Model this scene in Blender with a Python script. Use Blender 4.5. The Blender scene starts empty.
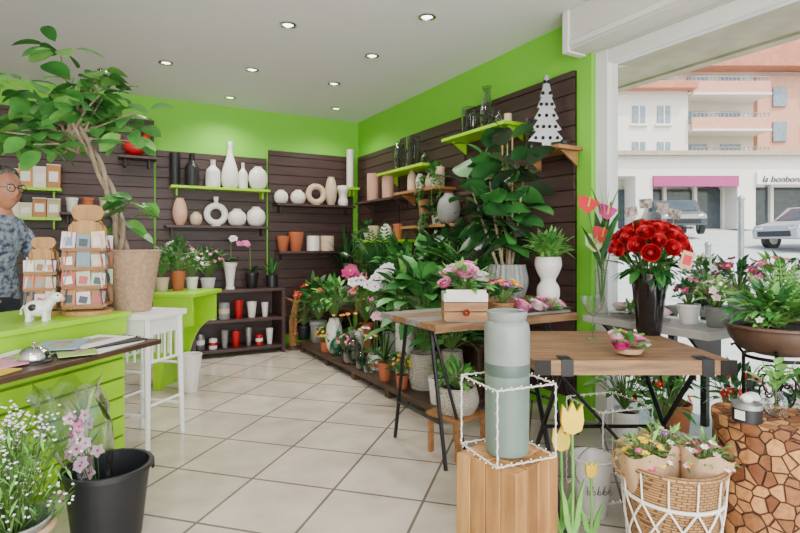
import bpy, math, random
from mathutils import Vector, Matrix
R=random.Random(11)
pi=math.pi
F=528.;CH=1.12;HY=245.;CEIL=2.6
YAW=math.radians(29.5)
CAM=Vector((-2.71,-5.82,CH))
fw=Vector((math.sin(YAW),math.cos(YAW),0)); rt=Vector((math.cos(YAW),-math.sin(YAW),0))
Z=Vector((0,0,1))
# ---- survey helpers: bearing (u) + distance (d) -> world metres
def at(u,d,z=0.):
    p=CAM+fw*d+rt*((u-400)/F*d); return Vector((p.x,p.y,z))
def zz(v,d): return CH+(HY-v)*d/F
def bw(u,off):
    q=fw+rt*((u-400)/F); t=(-off-CAM.y)/q.y; return CAM.x+q.x*t,t
def rw(u,off):
    q=fw+rt*((u-400)/F); t=(-off-CAM.x)/q.x; return CAM.y+q.y*t,t
# ---- materials
def lin(h):
    h=h.lstrip('#'); o=[]
    for i in (0,2,4):
        c=int(h[i:i+2],16)/255; o.append(c/12.92 if c<=.04045 else ((c+.055)/1.055)**2.4)
    return (*o,1)
MC={}
def mat(name,c,c2=None,rough=.5,metal=0,scale=6,bump=0,bscale=40,trans=0,emit=0,coat=0,alpha=1,stretch=None,spec=.5):
    if name in MC: return MC[name]
    m=bpy.data.materials.new(name); m.use_nodes=True; nt=m.node_tree; p=nt.nodes['Principled BSDF']
    p.inputs['Base Color'].default_value=lin(c); p.inputs['Roughness'].default_value=rough; p.inputs['Metallic'].default_value=metal
    p.inputs['Transmission Weight'].default_value=trans; p.inputs['Coat Weight'].default_value=coat
    p.inputs['Specular IOR Level'].default_value=spec
    if emit: p.inputs['Emission Color'].default_value=lin(c); p.inputs['Emission Strength'].default_value=emit
    tc=nt.nodes.new('ShaderNodeTexCoord'); mp=nt.nodes.new('ShaderNodeMapping'); nt.links.new(tc.outputs['Object'],mp.inputs[0])
    if stretch: mp.inputs['Scale'].default_value=stretch
    if c2:
        n=nt.nodes.new('ShaderNodeTexNoise'); n.inputs['Scale'].default_value=scale; n.inputs['Detail'].default_value=4
        nt.links.new(mp.outputs[0],n.inputs['Vector'])
        r=nt.nodes.new('ShaderNodeValToRGB'); r.color_ramp.elements[0].position=.35; r.color_ramp.elements[1].position=.65
        r.color_ramp.elements[0].color=lin(c); r.color_ramp.elements[1].color=lin(c2)
        nt.links.new(n.outputs['Fac'],r.inputs[0]); nt.links.new(r.outputs[0],p.inputs['Base Color'])
    if bump:
        n=nt.nodes.new('ShaderNodeTexNoise'); n.inputs['Scale'].default_value=bscale
        nt.links.new(mp.outputs[0],n.inputs['Vector'])
        b=nt.nodes.new('ShaderNodeBump'); b.inputs['Strength'].default_value=bump; b.inputs['Distance'].default_value=.01
        nt.links.new(n.outputs['Fac'],b.inputs['Height']); nt.links.new(b.outputs[0],p.inputs['Normal'])
    MC[name]=m; return m
def glassmat(name,c,fac=.25,rough=.03):
    if name in MC: return MC[name]
    m=bpy.data.materials.new(name); m.use_nodes=True; nt=m.node_tree; nt.nodes.clear()
    o=nt.nodes.new('ShaderNodeOutputMaterial'); t=nt.nodes.new('ShaderNodeBsdfTransparent'); g=nt.nodes.new('ShaderNodeBsdfGlossy')
    t.inputs[0].default_value=lin(c); g.inputs['Roughness'].default_value=rough
    lw=nt.nodes.new('ShaderNodeLayerWeight'); lw.inputs[0].default_value=fac
    x=nt.nodes.new('ShaderNodeMixShader'); nt.links.new(lw.outputs['Facing'],x.inputs[0])
    nt.links.new(t.outputs[0],x.inputs[1]); nt.links.new(g.outputs[0],x.inputs[2]); nt.links.new(x.outputs[0],o.inputs[0])
    MC[name]=m; return m
def brickmat(name,c,c2,mortar,w,h,ms,rot=0,rough=.35,off=0,bump=.3,proj=None):
    m=bpy.data.materials.new(name); m.use_nodes=True; nt=m.node_tree; p=nt.nodes['Principled BSDF']; p.inputs['Roughness'].default_value=rough
    tc=nt.nodes.new('ShaderNodeTexCoord'); mp=nt.nodes.new('ShaderNodeMapping'); nt.links.new(tc.outputs['Object'],mp.inputs[0])
    mp.inputs['Rotation'].default_value=proj if proj else (0,0,rot)
    b=nt.nodes.new('ShaderNodeTexBrick'); b.offset=off; b.inputs['Scale'].default_value=1; b.inputs['Brick Width'].default_value=w; b.inputs['Row Height'].default_value=h
    b.inputs['Mortar Size'].default_value=ms; b.inputs['Color1'].default_value=lin(c); b.inputs['Color2'].default_value=lin(c2); b.inputs['Mortar'].default_value=lin(mortar)
    b.inputs['Mortar Smooth'].default_value=.1
    nt.links.new(mp.outputs[0],b.inputs['Vector'])
    n=nt.nodes.new('ShaderNodeTexNoise'); n.inputs['Scale'].default_value=5; n.inputs['Detail'].default_value=8; nt.links.new(tc.outputs['Object'],n.inputs['Vector'])
    mx=nt.nodes.new('ShaderNodeMix'); mx.data_type='RGBA'; mx.blend_type='MULTIPLY'; mx.inputs[0].default_value=.55
    rp=nt.nodes.new('ShaderNodeValToRGB'); rp.color_ramp.elements[0].position=.3; rp.color_ramp.elements[0].color=(.62,.58,.54,1); rp.color_ramp.elements[1].position=.65; rp.color_ramp.elements[1].color=(1,1,1,1)
    nt.links.new(n.outputs['Fac'],rp.inputs[0]); nt.links.new(b.outputs['Color'],mx.inputs[6]); nt.links.new(rp.outputs[0],mx.inputs[7]); nt.links.new(mx.outputs[2],p.inputs['Base Color'])
    bp=nt.nodes.new('ShaderNodeBump'); bp.invert=True; bp.inputs['Strength'].default_value=bump; bp.inputs['Distance'].default_value=.004
    nt.links.new(b.outputs['Fac'],bp.inputs['Height']); nt.links.new(bp.outputs[0],p.inputs['Normal'])
    return m
def woodmat(name,c,c2,stretch=(2,20,20),rough=.5,scale=3):
    return mat(name,c,c2,rough=rough,scale=scale,stretch=stretch,bump=.15,bscale=8)
M_green=mat('lime_wall_paint','#7DD036',rough=.6)
M_lime=mat('lime_lacquer','#A0DA14','#98D210',rough=.35)
M_ceil=mat('ceiling_paint','#E8E8EC',rough=.8)
M_white=mat('white_satin','#E9E8E4',rough=.4)
M_whitewall=mat('white_wall','#D8D6D0',rough=.7)
M_brown=woodmat('brown_slat','#48322E','#3C2826',(1,1,12),.45)
M_brown2=mat('slat_groove','#1C1210',rough=.8)
M_dkwood=woodmat('dark_wood','#4E3626','#3A271C',(3,3,12),.45)
M_wood=woodmat('warm_wood','#A87848','#8A5E36',(3,14,14),.5)
M_rust=woodmat('rustic_wood','#94704A','#6C4E32',(2,16,16),.6)
M_lwood=woodmat('light_wood','#C2935A','#A67A44',(10,10,1.5),.6)
M_gwood=woodmat('grey_wood','#8F8A82','#6E6A64',(2,12,12),.6)
M_black=mat('black_metal','#161616',rough=.4,metal=.3)
M_blackg=mat('black_gloss','#101012',rough=.12,coat=.5)
M_blackp=mat('black_plastic','#1B1C1F',rough=.45)
M_chrome=mat('chrome','#D8D8D8',rough=.15,metal=1)
M_iron=mat('wrought_iron','#1E1C1A',rough=.5,metal=.6)
M_cer=mat('white_ceramic','#E6E3DC',rough=.3)
M_beige=mat('beige_ceramic','#CDB59A',rough=.5)
M_pink=mat('blush_ceramic','#D9A88F',rough=.5)
M_terra=mat('terracotta','#B5643C','#A85A35',rough=.7)
M_grey=mat('grey_ceramic','#8E8F8C','#7C7E7C',rough=.45)
M_zinc=mat('zinc','#A9ACAC','#92979A',rough=.35,metal=.7)
M_red=mat('red_gloss','#B01418',rough=.25)
M_soil=mat('soil','#2E2018',rough=.95,bump=.5)
M_ld=mat('leaf_dark','#1F4A22','#2F6630',rough=.4,scale=9)
M_lm=mat('leaf_mid','#3E8438','#2F6A2D',rough=.42,scale=9)
M_lfi=mat('leaf_ficus','#5A9E48','#3F7E38',rough=.38,scale=9)
M_ll=mat('leaf_light','#7FB858','#5E9C44',rough=.45,scale=9)
M_lo=mat('leaf_olive','#5A7A3A','#46662F',rough=.5,scale=9)
M_lb=mat('leaf_burgundy','#33352B','#254028',rough=.25,scale=9)
M_cream=mat('leaf_cream','#C9CF9A',rough=.45)
M_stem=mat('stem_green','#5C7F3A',rough=.6)
M_bark=mat('bark','#A8987E','#877660',rough=.85,scale=14,bump=.4)
M_wf=mat('white_petal','#F2EFF0',rough=.55)
M_pf=mat('pink_petal','#E0559B','#EE8DBB',rough=.55,scale=20)
M_mf=mat('magenta_petal','#B81E6E','#D23C8A',rough=.55,scale=20)
M_rf=mat('red_petal','#BE0A1A','#D21828',rough=.5,scale=20)
M_rf2=mat('crimson_petal','#7E0410','#9C0814',rough=.5,scale=20)
M_of=mat('orange_petal','#E88A30','#F0B060',rough=.55,scale=20)
M_yf=mat('yellow_petal','#F2C81E','#F6DA3C',rough=.5)
M_vf=mat('violet_petal','#7A3A9A','#955BB8',rough=.55)
M_lpf=mat('palepink_petal','#F0B8C8','#F8DCE0',rough=.55,scale=20)
M_kraft=mat('kraft_paper','#C9A682','#B8936C',rough=.8,scale=4)
M_paper=mat('paper_white','#ECEAE4',rough=.6)
M_glass=glassmat('clear_glass','#EEF4F1',.35)
M_gglass=glassmat('smoked_glass','#C9D0C8',.4)
M_tglass=glassmat('teal_glass','#9AD4C2',.35)
M_win=glassmat('window_glass','#FAFDFB',.05)
M_cello=glassmat('cellophane','#EEF2F6',.6,.18)
M_burlap=mat('burlap','#BA9C80','#A5876A',rough=.9,scale=50,bump=.8,bscale=120)
M_wick=brickmat('wicker','#BE9462','#AC8050','#6A4A2A',.022,.009,.0015,proj=(pi/2,0,0),rough=.7,off=.5,bump=.8)
M_wickw=brickmat('wicker_white','#DAD4C6','#C9C1B0','#8E8474',.022,.009,.0015,proj=(pi/2,0,0),rough=.7,off=.5,bump=.8)
M_rope=mat('cotton_rope','#EFEAE0',rough=.8)
M_bulb=mat('fairy_bulb','#FFE9C0',rough=.3,emit=2.)
# ---- mesh builder
class B:
    def __init__(s): s.v=[];s.f=[];s.mi=[];s.sm=[];s.m=[];s.X=Matrix.Identity(4)
    def add(s,vs,fs,m,smooth=True):
        if m not in s.m: s.m.append(m)
        k=s.m.index(m); o=len(s.v); s.v+= [tuple(s.X@Vector(p)) for p in vs]
        for f in fs: s.f.append([i+o for i in f]); s.mi.append(k); s.sm.append(smooth)
    def box(s,c,d,m,rz=0,rx=0,ry=0):
        T=Matrix.Translation(c)@Matrix.Rotation(rz,4,'Z')@Matrix.Rotation(ry,4,'Y')@Matrix.Rotation(rx,4,'X')
        vs=[T@Vector((x*d[0]/2,y*d[1]/2,z*d[2]/2)) for x in(-1,1) for y in(-1,1) for z in(-1,1)]
        s.add(vs,[(0,1,3,2),(4,6,7,5),(0,4,5,1),(2,3,7,6),(0,2,6,4),(1,5,7,3)],m,False)
    def bb(s,a,b,m):
        s.box([(a[i]+b[i])/2 for i in range(3)],[abs(b[i]-a[i]) for i in range(3)],m)
    def tube(s,pts,rs,m,seg=6,caps=True):
        pts=[Vector(p) for p in pts]
        if not hasattr(rs,'__len__'): rs=[rs]*len(pts)
        vs=[];fs=[];n=None
        for i,p in enumerate(pts):
            t=(pts[min(i+1,len(pts)-1)]-pts[max(i-1,0)])
            t=t.normalized() if t.length>1e-9 else Z
            if n is None: n=t.orthogonal().normalized()
            else:
                n=n-t*n.dot(t); n=n.normalized() if n.length>1e-6 else t.orthogonal().normalized()
            q=t.cross(n)
            for k in range(seg):
                a=2*pi*k/seg; vs.append(p+(n*math.cos(a)+q*math.sin(a))*rs[i])
        for i in range(len(pts)-1):
            for k in range(seg):
                k2=(k+1)%seg; fs.append((i*seg+k,i*seg+k2,(i+1)*seg+k2,(i+1)*seg+k))
        if caps: fs.append(list(range(seg))[::-1]); fs.append([ (len(pts)-1)*seg+k for k in range(seg)])
        s.add(vs,fs,m)
    def lathe(s,c,prof,m,seg=24,rib=0,ribn=0):
        vs=[];fs=[]
        for r,z in prof:
            for k in range(seg):
                a=2*pi*k/seg; rr=r*(1+(rib*math.cos(a*ribn) if rib else 0)); vs.append((c[0]+rr*math.cos(a),c[1]+rr*math.sin(a),c[2]+z))
        for i in range(len(prof)-1):
            for k in range(seg):
                k2=(k+1)%seg; fs.append((i*seg+k,i*seg+k2,(i+1)*seg+k2,(i+1)*seg+k))
        s.add(vs,fs,m)
    def ball(s,c,r,m,seg=12,rings=8,fn=None):
        if not hasattr(r,'__len__'): r=(r,r,r)
        vs=[];fs=[]
        for i in range(rings+1):
            p=pi*i/rings
            for k in range(seg):
                a=2*pi*k/seg; q=Vector((math.sin(p)*math.cos(a),math.sin(p)*math.sin(a),-math.cos(p)))
                if fn: q=fn(q)
                vs.append((c[0]+q.x*r[0],c[1]+q.y*r[1],c[2]+q.z*r[2]))
        for i in range(rings):
            for k in range(seg):
                k2=(k+1)%seg; fs.append((i*seg+k,i*seg+k2,(i+1)*seg+k2,(i+1)*seg+k))
        s.add(vs,fs,m)
    def torus(s,c,R1,r,m,axis='Z',seg=28,sub=10,sx=1,sy=1):
        vs=[];fs=[]
        for i in range(seg):
            a=2*pi*i/seg
            for k in range(sub):
                b=2*pi*k/sub; x=(R1+r*math.cos(b))*math.cos(a)*sx;y=(R1+r*math.cos(b))*math.sin(a)*sy;z=r*math.sin(b)
                p=(x,y,z) if axis=='Z' else ((x,z,y) if axis=='Y' else (z,x,y))
                vs.append((c[0]+p[0],c[1]+p[1],c[2]+p[2]))
        for i in range(seg):
            for k in range(sub):
                i2=(i+1)%seg;k2=(k+1)%sub; fs.append((i*sub+k,i2*sub+k,i2*sub+k2,i*sub+k2))
        s.add(vs,fs,m)
    def prism(s,poly,y0,y1,m,smooth=False):
        n=len(poly); vs=[(x,y0,z) for x,z in poly]+[(x,y1,z) for x,z in poly]
        fs=[list(range(n)),[n+i for i in range(n)][::-1]]+[(i,n+i,n+(i+1)%n,(i+1)%n) for i in range(n)]
        s.add(vs,fs,m,smooth)
    def leaf(s,p,d,L,w,m,droop=.5,fold=.2,n=4,edge=None,tw=0,shape=0):
        p=Vector(p);d=Vector(d).normalized(); side=d.cross(Z)
        if side.length<.15: a=R.uniform(0,6.28); side=Vector((math.cos(a),math.sin(a),0))
        side.normalize()
        if tw: side=Matrix.Rotation(tw,3,d)@side
        vs=[];w/=2; c=5 if edge else 3
        for i in range(n+1):
            t=i/n
            if shape==0: g=math.sin(pi*min(1,t**.8))
            elif shape==1: g=math.sin(pi*t**.5) if t>0 else 0
            elif shape==3: g=max(0,math.sin(pi*min(1,t)))**.6
            else: g=min(1,t*4+.45)*(1-t)**.5
            g=max(g,.04); up=side.cross(d)
            for q in ((-1,-.72,0,.72,1) if edge else (-1,0,1)): vs.append(p+side*(q*w*g)+up*(fold*abs(q)*w*g))
            p=p+d*(L/n); d=(d+Vector((0,0,-droop/n))).normalized()
        f1=[];f2=[]
        for i in range(n):
            for k in range(c-1):
                q=(i*c+k,i*c+k+1,(i+1)*c+k+1,(i+1)*c+k)
                (f2 if edge and k in(0,3) else f1).append(q)
        s.add(vs,f1,m)
        if edge:s.add(vs,f2,edge)
    def petal(s,c,d,nr,L,w,m,cup=.3,n=3,wid=.7):
        c=Vector(c);d=Vector(d).normalized();nr=Vector(nr).normalized(); side=d.cross(nr).normalized(); vs=[]
        for i in range(n+1):
            t=i/n; g=max(.12,math.sin(pi*(.08+.86*t**wid))) ; q=c+d*(t*L)+nr*(cup*t*t*L)
            for k in(-1,0,1): vs.append(q+side*(k*w/2*g)+nr*(abs(k)*w*.12*g))
        s.add(vs,[(i*3+k,i*3+k+1,i*3+k+4,i*3+k+3) for i in range(n) for k in(0,1)],m)
    def flower(s,c,nr,r,m,cm=None,n=5,wf=.9,cup=.2,rot=None):
        nr=Vector(nr).normalized(); a0=R.uniform(0,6.28) if rot is None else rot; e=nr.orthogonal().normalized(); q=nr.cross(e)
        for k in range(n):
            a=a0+2*pi*k/n; s.petal(c,e*math.cos(a)+q*math.sin(a),nr,r,r*wf,m,cup)
        if cm: s.ball(Vector(c)+nr*r*.1,r*.2,cm,6,4)
    def rose(s,c,nr,r,m,layers=4,m2=None,open_=.12,core=None):
        nr=Vector(nr).normalized(); e=nr.orthogonal().normalized(); q=nr.cross(e); c=Vector(c)
        s.ball(c+nr*r*.42,r*.5,core or m,8,6)
        for i in range(layers):
            f=(i+1)/layers; n=3+i; h=r*(1.25-.35*f); ri=r*(.25+.7*f); fl=r*open_*f; mm=m2 if (m2 and i%2) else m
            for k in range(n):
                a0=2*pi*k/n+i*.7+R.uniform(-.2,.2); sp=pi/n*1.25; vs=[]
                for rr,hh in ((.2*r,-.05*h),(ri*.82,h*.2),(ri,h*.55),(ri*.97+fl*.4,h*.85),(ri+fl,h)):
                    for j in range(5):
                        x=(j/4*2-1); a=a0+sp*x; hj=hh*(1-.1*x*x)+.03*r*f; rj=rr*(1-.05*x*x+.02*i)
                        vs.append(c+(e*math.cos(a)+q*math.sin(a))*rj+nr*hj)
                s.add(vs,[(x*5+j,x*5+j+1,x*5+j+6,x*5+j+5) for x in range(4) for j in range(4)],mm)
    def make(s,name,loc=(0,0,0),rz=0,bevel=0,parent=None,ang=40):
        me=bpy.data.meshes.new(name); me.from_pydata(s.v,[],s.f)
        for m in s.m: me.materials.append(m)
        me.polygons.foreach_set('material_index',s.mi); me.polygons.foreach_set('use_smooth',s.sm); me.update()
        try: me.set_sharp_from_angle(angle=math.radians(ang))
        except Exception: pass
        o=bpy.data.objects.new(name,me); bpy.context.scene.collection.objects.link(o); o.location=loc; o.rotation_euler[2]=rz
        if bevel:
            b=o.modifiers.new('bevel','BEVEL'); b.width=bevel; b.segments=2; b.limit_method='ANGLE'
        if parent: o.parent=parent
        return o
    def clamp(s,loc,xm=-.05,ym=-.05):
        s.v=[(min(v[0],xm-loc[0]),min(v[1],ym-loc[1]),v[2]) for v in s.v]
def catm(p,k=4):
    o=[]
    for i in range(len(p)-1):
        a=p[max(i-1,0)];b=p[i];c=p[i+1];d=p[min(i+2,len(p)-1)]
        for j in range(k):
            t=j/k
            o.append(tuple(.5*((2*b[x])+(-a[x]+c[x])*t+(2*a[x]-5*b[x]+4*c[x]-d[x])*t*t+(-a[x]+3*b[x]-3*c[x]+d[x])*t**3) for x in range(len(b))))
    o.append(tuple(p[-1])); return o
PROF={'cyl':[(.94,0),(1,.02),(1,1)],'pot':[(.72,0),(.76,.03),(.93,.82),(1,.84),(1,1)],'taper':[(.62,0),(.66,.02),(1,1)],'barrel':[(.8,0),(1,.45),(.86,1)],
'bottle':[(.78,0),(1,.06),(1,.5),(.85,.64),(.38,.78),(.32,.94),(.4,1)],'tall':[(.7,0),(.95,.08),(1,.25),(.8,.45),(.42,.68),(.3,.85),(.34,1)],
'ball':[(.4,0),(.8,.12),(1,.45),(.86,.75),(.48,.92),(.4,.97),(.44,1)],'egg':[(.5,0),(.85,.2),(1,.5),(.8,.8),(.55,.95),(.58,1)],
'hour':[(.75,0),(.85,.12),(.8,.3),(.55,.45),(.8,.62),(1,.82),(.92,1)],'bowl':[(.35,0),(.7,.15),(.93,.55),(1,1)],'flare':[(.6,0),(.5,.1),(.55,.4),(.75,.8),(1,1)],
'demi':[(.7,0),(.95,.1),(1,.35),(.8,.6),(.3,.78),(.22,.93),(.3,1)],'neck':[(.7,0),(1,.2),(.95,.5),(.6,.75),(.5,.85),(.72,1)]}
SM={'bottle','tall','ball','egg','hour','bowl','flare','demi','neck','barrel'}
def vase(b,kind,r,h,m,c=(0,0,0),soil=None,seg=24,rib=0,ribn=0,inner=.9):
    p=PROF[kind]; p=catm(p,4) if kind in SM else p
    q=[(0.001,0)]+[(a*r,z*h) for a,z in p]; top=q[-1][0]
    if m in (M_glass,M_gglass,M_tglass): b.lathe(c,q+[(top*.9,h*.995)],m,seg); return
    q+= [(top*inner,h*.985)]
    d=.86 if soil else .25
    q+=[(min(top,PROF[kind][0][0]*r)*inner*.98 if d<.5 else top*inner*.97,h*d),(0.001,h*d)]
    b.lathe(c,q,m,seg,rib,ribn)
    if soil: b.lathe(c,[(0.001,h*d+.004),(top*inner*.95,h*d+.004)],soil,seg)
# ---- plant generators
def bush(b,c,rx,rz,n,L,w,ms,droop=.6,base=None,shape=0,edge=None,up=.2,stems=True,lo=-.35,fl=None,fr=.02,nf=0):
    c=Vector(c)
    for i in range(n):
        a=R.uniform(0,6.28); zc=R.uniform(lo,1); rr=math.sqrt(max(0,1-zc*zc)); q=R.uniform(.35,1)
        dr=Vector((rr*math.cos(a),rr*math.sin(a),zc)); p=c+Vector((dr.x*rx,dr.y*rx,dr.z*rz))*q
        if base is not None and stems and i%2==0:
            bs=Vector(base); mid=(bs+p)/2+Vector((0,0,.1*rz)); b.tube([bs,mid,p],[.004,.003,.002],M_stem,4,False)
        dd=dr+Vector((R.uniform(-.5,.5),R.uniform(-.5,.5),up+R.uniform(-.3,.3)))
        b.leaf(p,dd,L*R.uniform(.7,1.2),w*R.uniform(.8,1.15),R.choice(ms),droop,.2,4,edge,R.uniform(-.6,.6),shape)
    for i in range(nf):
        a=R.uniform(0,6.28); zc=R.uniform(.0,1); rr=math.sqrt(max(0,1-zc*zc)); dr=Vector((rr*math.cos(a),rr*math.sin(a),zc))
        p=c+Vector((dr.x*rx,dr.y*rx,dr.z*rz))*1.12
        b.tube([c+Vector((0,0,-rz)),p],[.002,.002],M_stem,3,False); b.flower(p,dr+Vector((0,0,.3)),fr,R.choice(fl),M_yf,5)
def fern(b,base,n,L,w,m,elev=1.1,droop=1.6,lf=14,ll=None):
    base=Vector(base)
    for i in range(n):
        a=2*pi*i/n+R.uniform(-.3,.3); e=elev*R.uniform(.6,1.25); d=Vector((math.cos(a)*math.cos(e),math.sin(a)*math.cos(e),math.sin(e))); p=base.copy(); pts=[p.copy()]; LL=L*R.uniform(.75,1.1)
        side=d.cross(Z); side=side.normalized() if side.length>.01 else Vector((1,0,0))
        for k in range(lf):
            p=p+d*(LL/lf); d=(d+Vector((0,0,-droop/lf))).normalized(); pts.append(p.copy()); t=(k+1)/lf
            g=w*math.sin(pi*min(1,.15+.82*t))
            if t>.12:
                for sg in(-1,1):
                    dd=(side*sg+d*.5+Vector((0,0,-.15))).normalized(); wv=d*(LL/lf*.42)
                    b.add([p,p+dd*g*.5+wv,p+dd*g,p+dd*g*.5-wv],[(0,1,2,3)],m)
        b.tube(pts,[.003]*len(pts),M_stem,3,False)
def rosette(b,base,n,L,w,ms,elev=1.0,droop=.8,shape=2,edge=None,petiole=0):
    for i in range(n):
        a=2.4*i+R.uniform(-.3,.3); e=elev*R.uniform(.5,1.3); d=Vector((math.cos(a)*math.cos(e),math.sin(a)*math.cos(e),math.sin(e)))
        p=Vector(base)
        if petiole:
            q=p+d*petiole*R.uniform(.6,1.1); b.tube([p,(p+q)/2+Vector((0,0,.02)),q],[.004,.003,.003],M_stem,4,False); p=q; d=Vector((d.x,d.y,d.z*.3-.1))
        b.leaf(p,d,L*R.uniform(.7,1.1),w*R.uniform(.85,1.15),R.choice(ms),droop,.2,6,edge,0,shape)
def orchid(b,base,h,m,nst=2,fr=.035,cm=None,nf=7):
    rosette(b,base,6,.17,.06,[M_ld,M_lm],.7,1.2,0)
    for s_ in range(nst):
        a=-YAW-pi/2+R.uniform(-1.6,1.6) ; dx,dy=math.cos(a),math.sin(a); hs=h*R.uniform(.8,1.05); pts=[]
        for i in range(17):
            t=i/16; pts.append(Vector(base)+Vector((dx,dy,0))*(.02+.2*max(0,t-.35)**1.5*h/.5*1.4)+Vector((0,0,hs*math.sin(min(1,t*1.12)*pi*.56))))
        b.tube(pts,.0035,M_stem,5)
        for i in range(nf):
            p=pts[16-i]+Vector((R.uniform(-.02,.02),R.uniform(-.02,.02),-.01)); nr=Vector((dx*.3+R.uniform(-.8,.8)-.4,dy*.3+R.uniform(-.5,.5)-.9,.1))
            b.flower(p,nr,fr,m,cm or M_mf,5,1.0,.12)
def simpleflowers(b,c,n,rad,h,ms,fr=.025,roses=False):
    for i in range(n):
        a=R.uniform(0,6.28); r=rad*math.sqrt(R.random()); p=Vector(c)+Vector((r*math.cos(a),r*math.sin(a),h*(1-.35*(r/rad)**2)+R.uniform(-.01,.01)))
        b.tube([Vector(c),p],[.002,.002],M_stem,3,False); nr=Vector((math.cos(a)*r/rad*.8,math.sin(a)*r/rad*.8,1))
        if roses: b.rose(p-nr*.01,nr,fr,R.choice(ms),4)
        else: b.flower(p,nr,fr,R.choice(ms),M_yf,6)
# ================= ROOM
X0,Y0=-6.2,-8.6
b=B(); b.bb((X0,Y0,-.12),(0.06,0,0),brickmat('floor_tiles','#CFC3B3','#C3B7A6','#71685E',.42,.42,.0065,rot=pi/4,rough=.2)); b.make('floor')
b=B(); b.bb((X0,Y0,CEIL),(0.2,.15,CEIL+.12),M_ceil); b.make('ceiling')
b=B(); b.bb((X0,0,0),(0.2,.15,CEIL),M_green); b.make('wall_back')
b=B(); b.bb((0,-3.5,0),(.2,0,CEIL),M_green); b.make('wall_right')
b=B(); b.bb((0,-8.5,2.34),(.2,-3.5,CEIL),M_whitewall); b.make('wall_right_lintel')
b=B(); b.bb((X0-.15,Y0,0),(X0,.15,CEIL),M_whitewall); b.make('wall_left')
b=B(); b.bb((X0,Y0-.15,2.3),(.2,Y0,CEIL),M_whitewall); b.bb((X0,Y0-.15,0),(-5.2,Y0,2.3),M_whitewall); b.bb((-.6,Y0-.15,0),(.2,Y0,2.3),M_whitewall); b.make('wall_front')
# slat panels
def slats(name,x0,x1,z1,along='x',z0=.12,off=.0,pitch=.105):
    b=B(); L=x1-x0
    b.bb((0,-.014,z0),(L,-.002,z1),M_brown2) 
    z=z0
    while z<z1-.02:
        t=min(z+pitch-.008,z1); b.bb((0,-.03,z),(L,-.005,t),M_brown); z+=pitch
    if along=='x': return b.make(name,(x0,-off,0),0)
    return b.make(name,(-off,x1,0),-pi/2)
xa,_=bw(156,0);xb,_=bw(266,0);xc,_=bw(268,0);xd,_=bw(352,0)
slats('slatwall_panel',X0+.02,xa-.02,2.36); slats('slatwall_panel',xa,xb,2.07); slats('slatwall_panel',xc,xd,2.17)
ya,_=rw(402,0);yb,_=rw(362,0);yc,_=rw(468,0);yd,_=rw(577,0)
slats('slatwall_panel',ya+.01,-.05,2.17,'y'); slats('slatwall_panel',yc+.01,ya-.01,2.22,'y'); slats('slatwall_panel',yd,yc-.01,2.26,'y')
# window on right wall
b=B()
for y in (-3.55,-6.0,-8.45): b.bb((.03,y-.045,.001),(.13,y+.045,2.339),M_white)
b.bb((.035,-8.4,.002),(.125,-3.596,.07),M_white); b.bb((.035,-8.4,.66),(.125,-3.596,.715),M_white); b.bb((.035,-8.4,2.26),(.125,-3.596,2.338),M_white)
b.bb((.07,-8.4,.07),(.08,-3.6,2.26),M_win); b.make('window_1')
b=B(); b.bb((-.15,-8.4,2.34),(-.002,-3.42,2.598),M_whitewall); b.bb((-.16,-8.4,2.36),(-.15,-3.43,2.4),M_white); b.bb((-.165,-3.46,2.33),(-.002,-3.41,2.598),M_white); b.make('roller_blind_box',bevel=.006)
M_ledge=mat('ledge_grey','#A9A69E','#9A978F',rough=.5)
b=B(); b.bb((-.3,-4.42,.68),(-.002,-3.69,.72),M_ledge)
for y in(-3.8,-4.3): b.prism([(-.27,.68),(-.002,.68),(-.002,.45)],y-.01,y+.01,M_black)
b.make('window_ledge',bevel=.004)
# ceiling downlights
def dl(p,e=46):
    b=B(); b.lathe((0,0,0),[(.058,-.001),(.058,-.01),(.042,-.014),(.036,-.004),(.036,-.002)],M_chrome,20); b.lathe((0,0,0),[(.001,-.005),(.035,-.005)],mat('lamp_glow','#FFF6E6',emit=8),16)
    o=b.make('recessed_spotlight',p)
    l=bpy.data.lights.new('lamp','SPOT'); l.energy=e; l.spot_size=2.6; l.spot_blend=.9; l.shadow_soft_size=.08; l.color=(1,.96,.9)
    lo=bpy.data.objects.new('lamp',l); bpy.context.scene.collection.objects.link(lo); lo.parent=o; lo.location=(0,0,-.03)
for (u,v) in [(427,16),(288,24),(372,55),(334,83),(252,69),(105,70),(336,108),(230,97),(166,62)]:
    dl(at(u,F*(CEIL-CH)/(HY-v),CEIL))
for (x,y,e) in [(-3.6,-4.6,32),(-1.6,-6.2,18),(-3.6,-6.8,30),(-1.0,-4.9,16)]: dl((x,y,CEIL),e)
# ================= OUTSIDE
M_pav=mat('pavement','#D2CFC9','#C2BFB8',rough=.8,scale=2)
M_asph=mat('asphalt','#C2C2C0','#B3B3B1',rough=.85,scale=2)
b=B()
def cf(l,d,z): p=CAM+fw*d+rt*l; return (p.x,p.y,z)
b.add([cf(-15,-10,-.13),cf(40,-10,-.13),cf(40,8,-.13),cf(-15,8,-.13)],[(0,1,2,3)],M_pav,False)
b.add([cf(-15,8,-.13),cf(50,8,-.13),cf(60,26,1.95),cf(-15,26,1.95)],[(0,1,2,3)],M_asph,False)
b.add([cf(-15,26,1.95),cf(60,26,1.95),cf(80,60,2.2),cf(-15,60,2.2)],[(0,1,2,3)],M_asph,False)
b.make('street_ground')
b=B(); b.bb((.21,-9,-.128),(1.6,1,-.06),M_pav); b.make('pavement_kerb')
b=B(); M_conc=mat('concrete_soffit','#B4A894','#A49884',rough=.9,scale=5); b.bb((.2,-9,2.6),(1.5,1,3.0),M_conc); b.bb((1.5,-9,2.58),(1.6,1,3.1),M_conc); b.make('arcade_canopy')
D=26.
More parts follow.
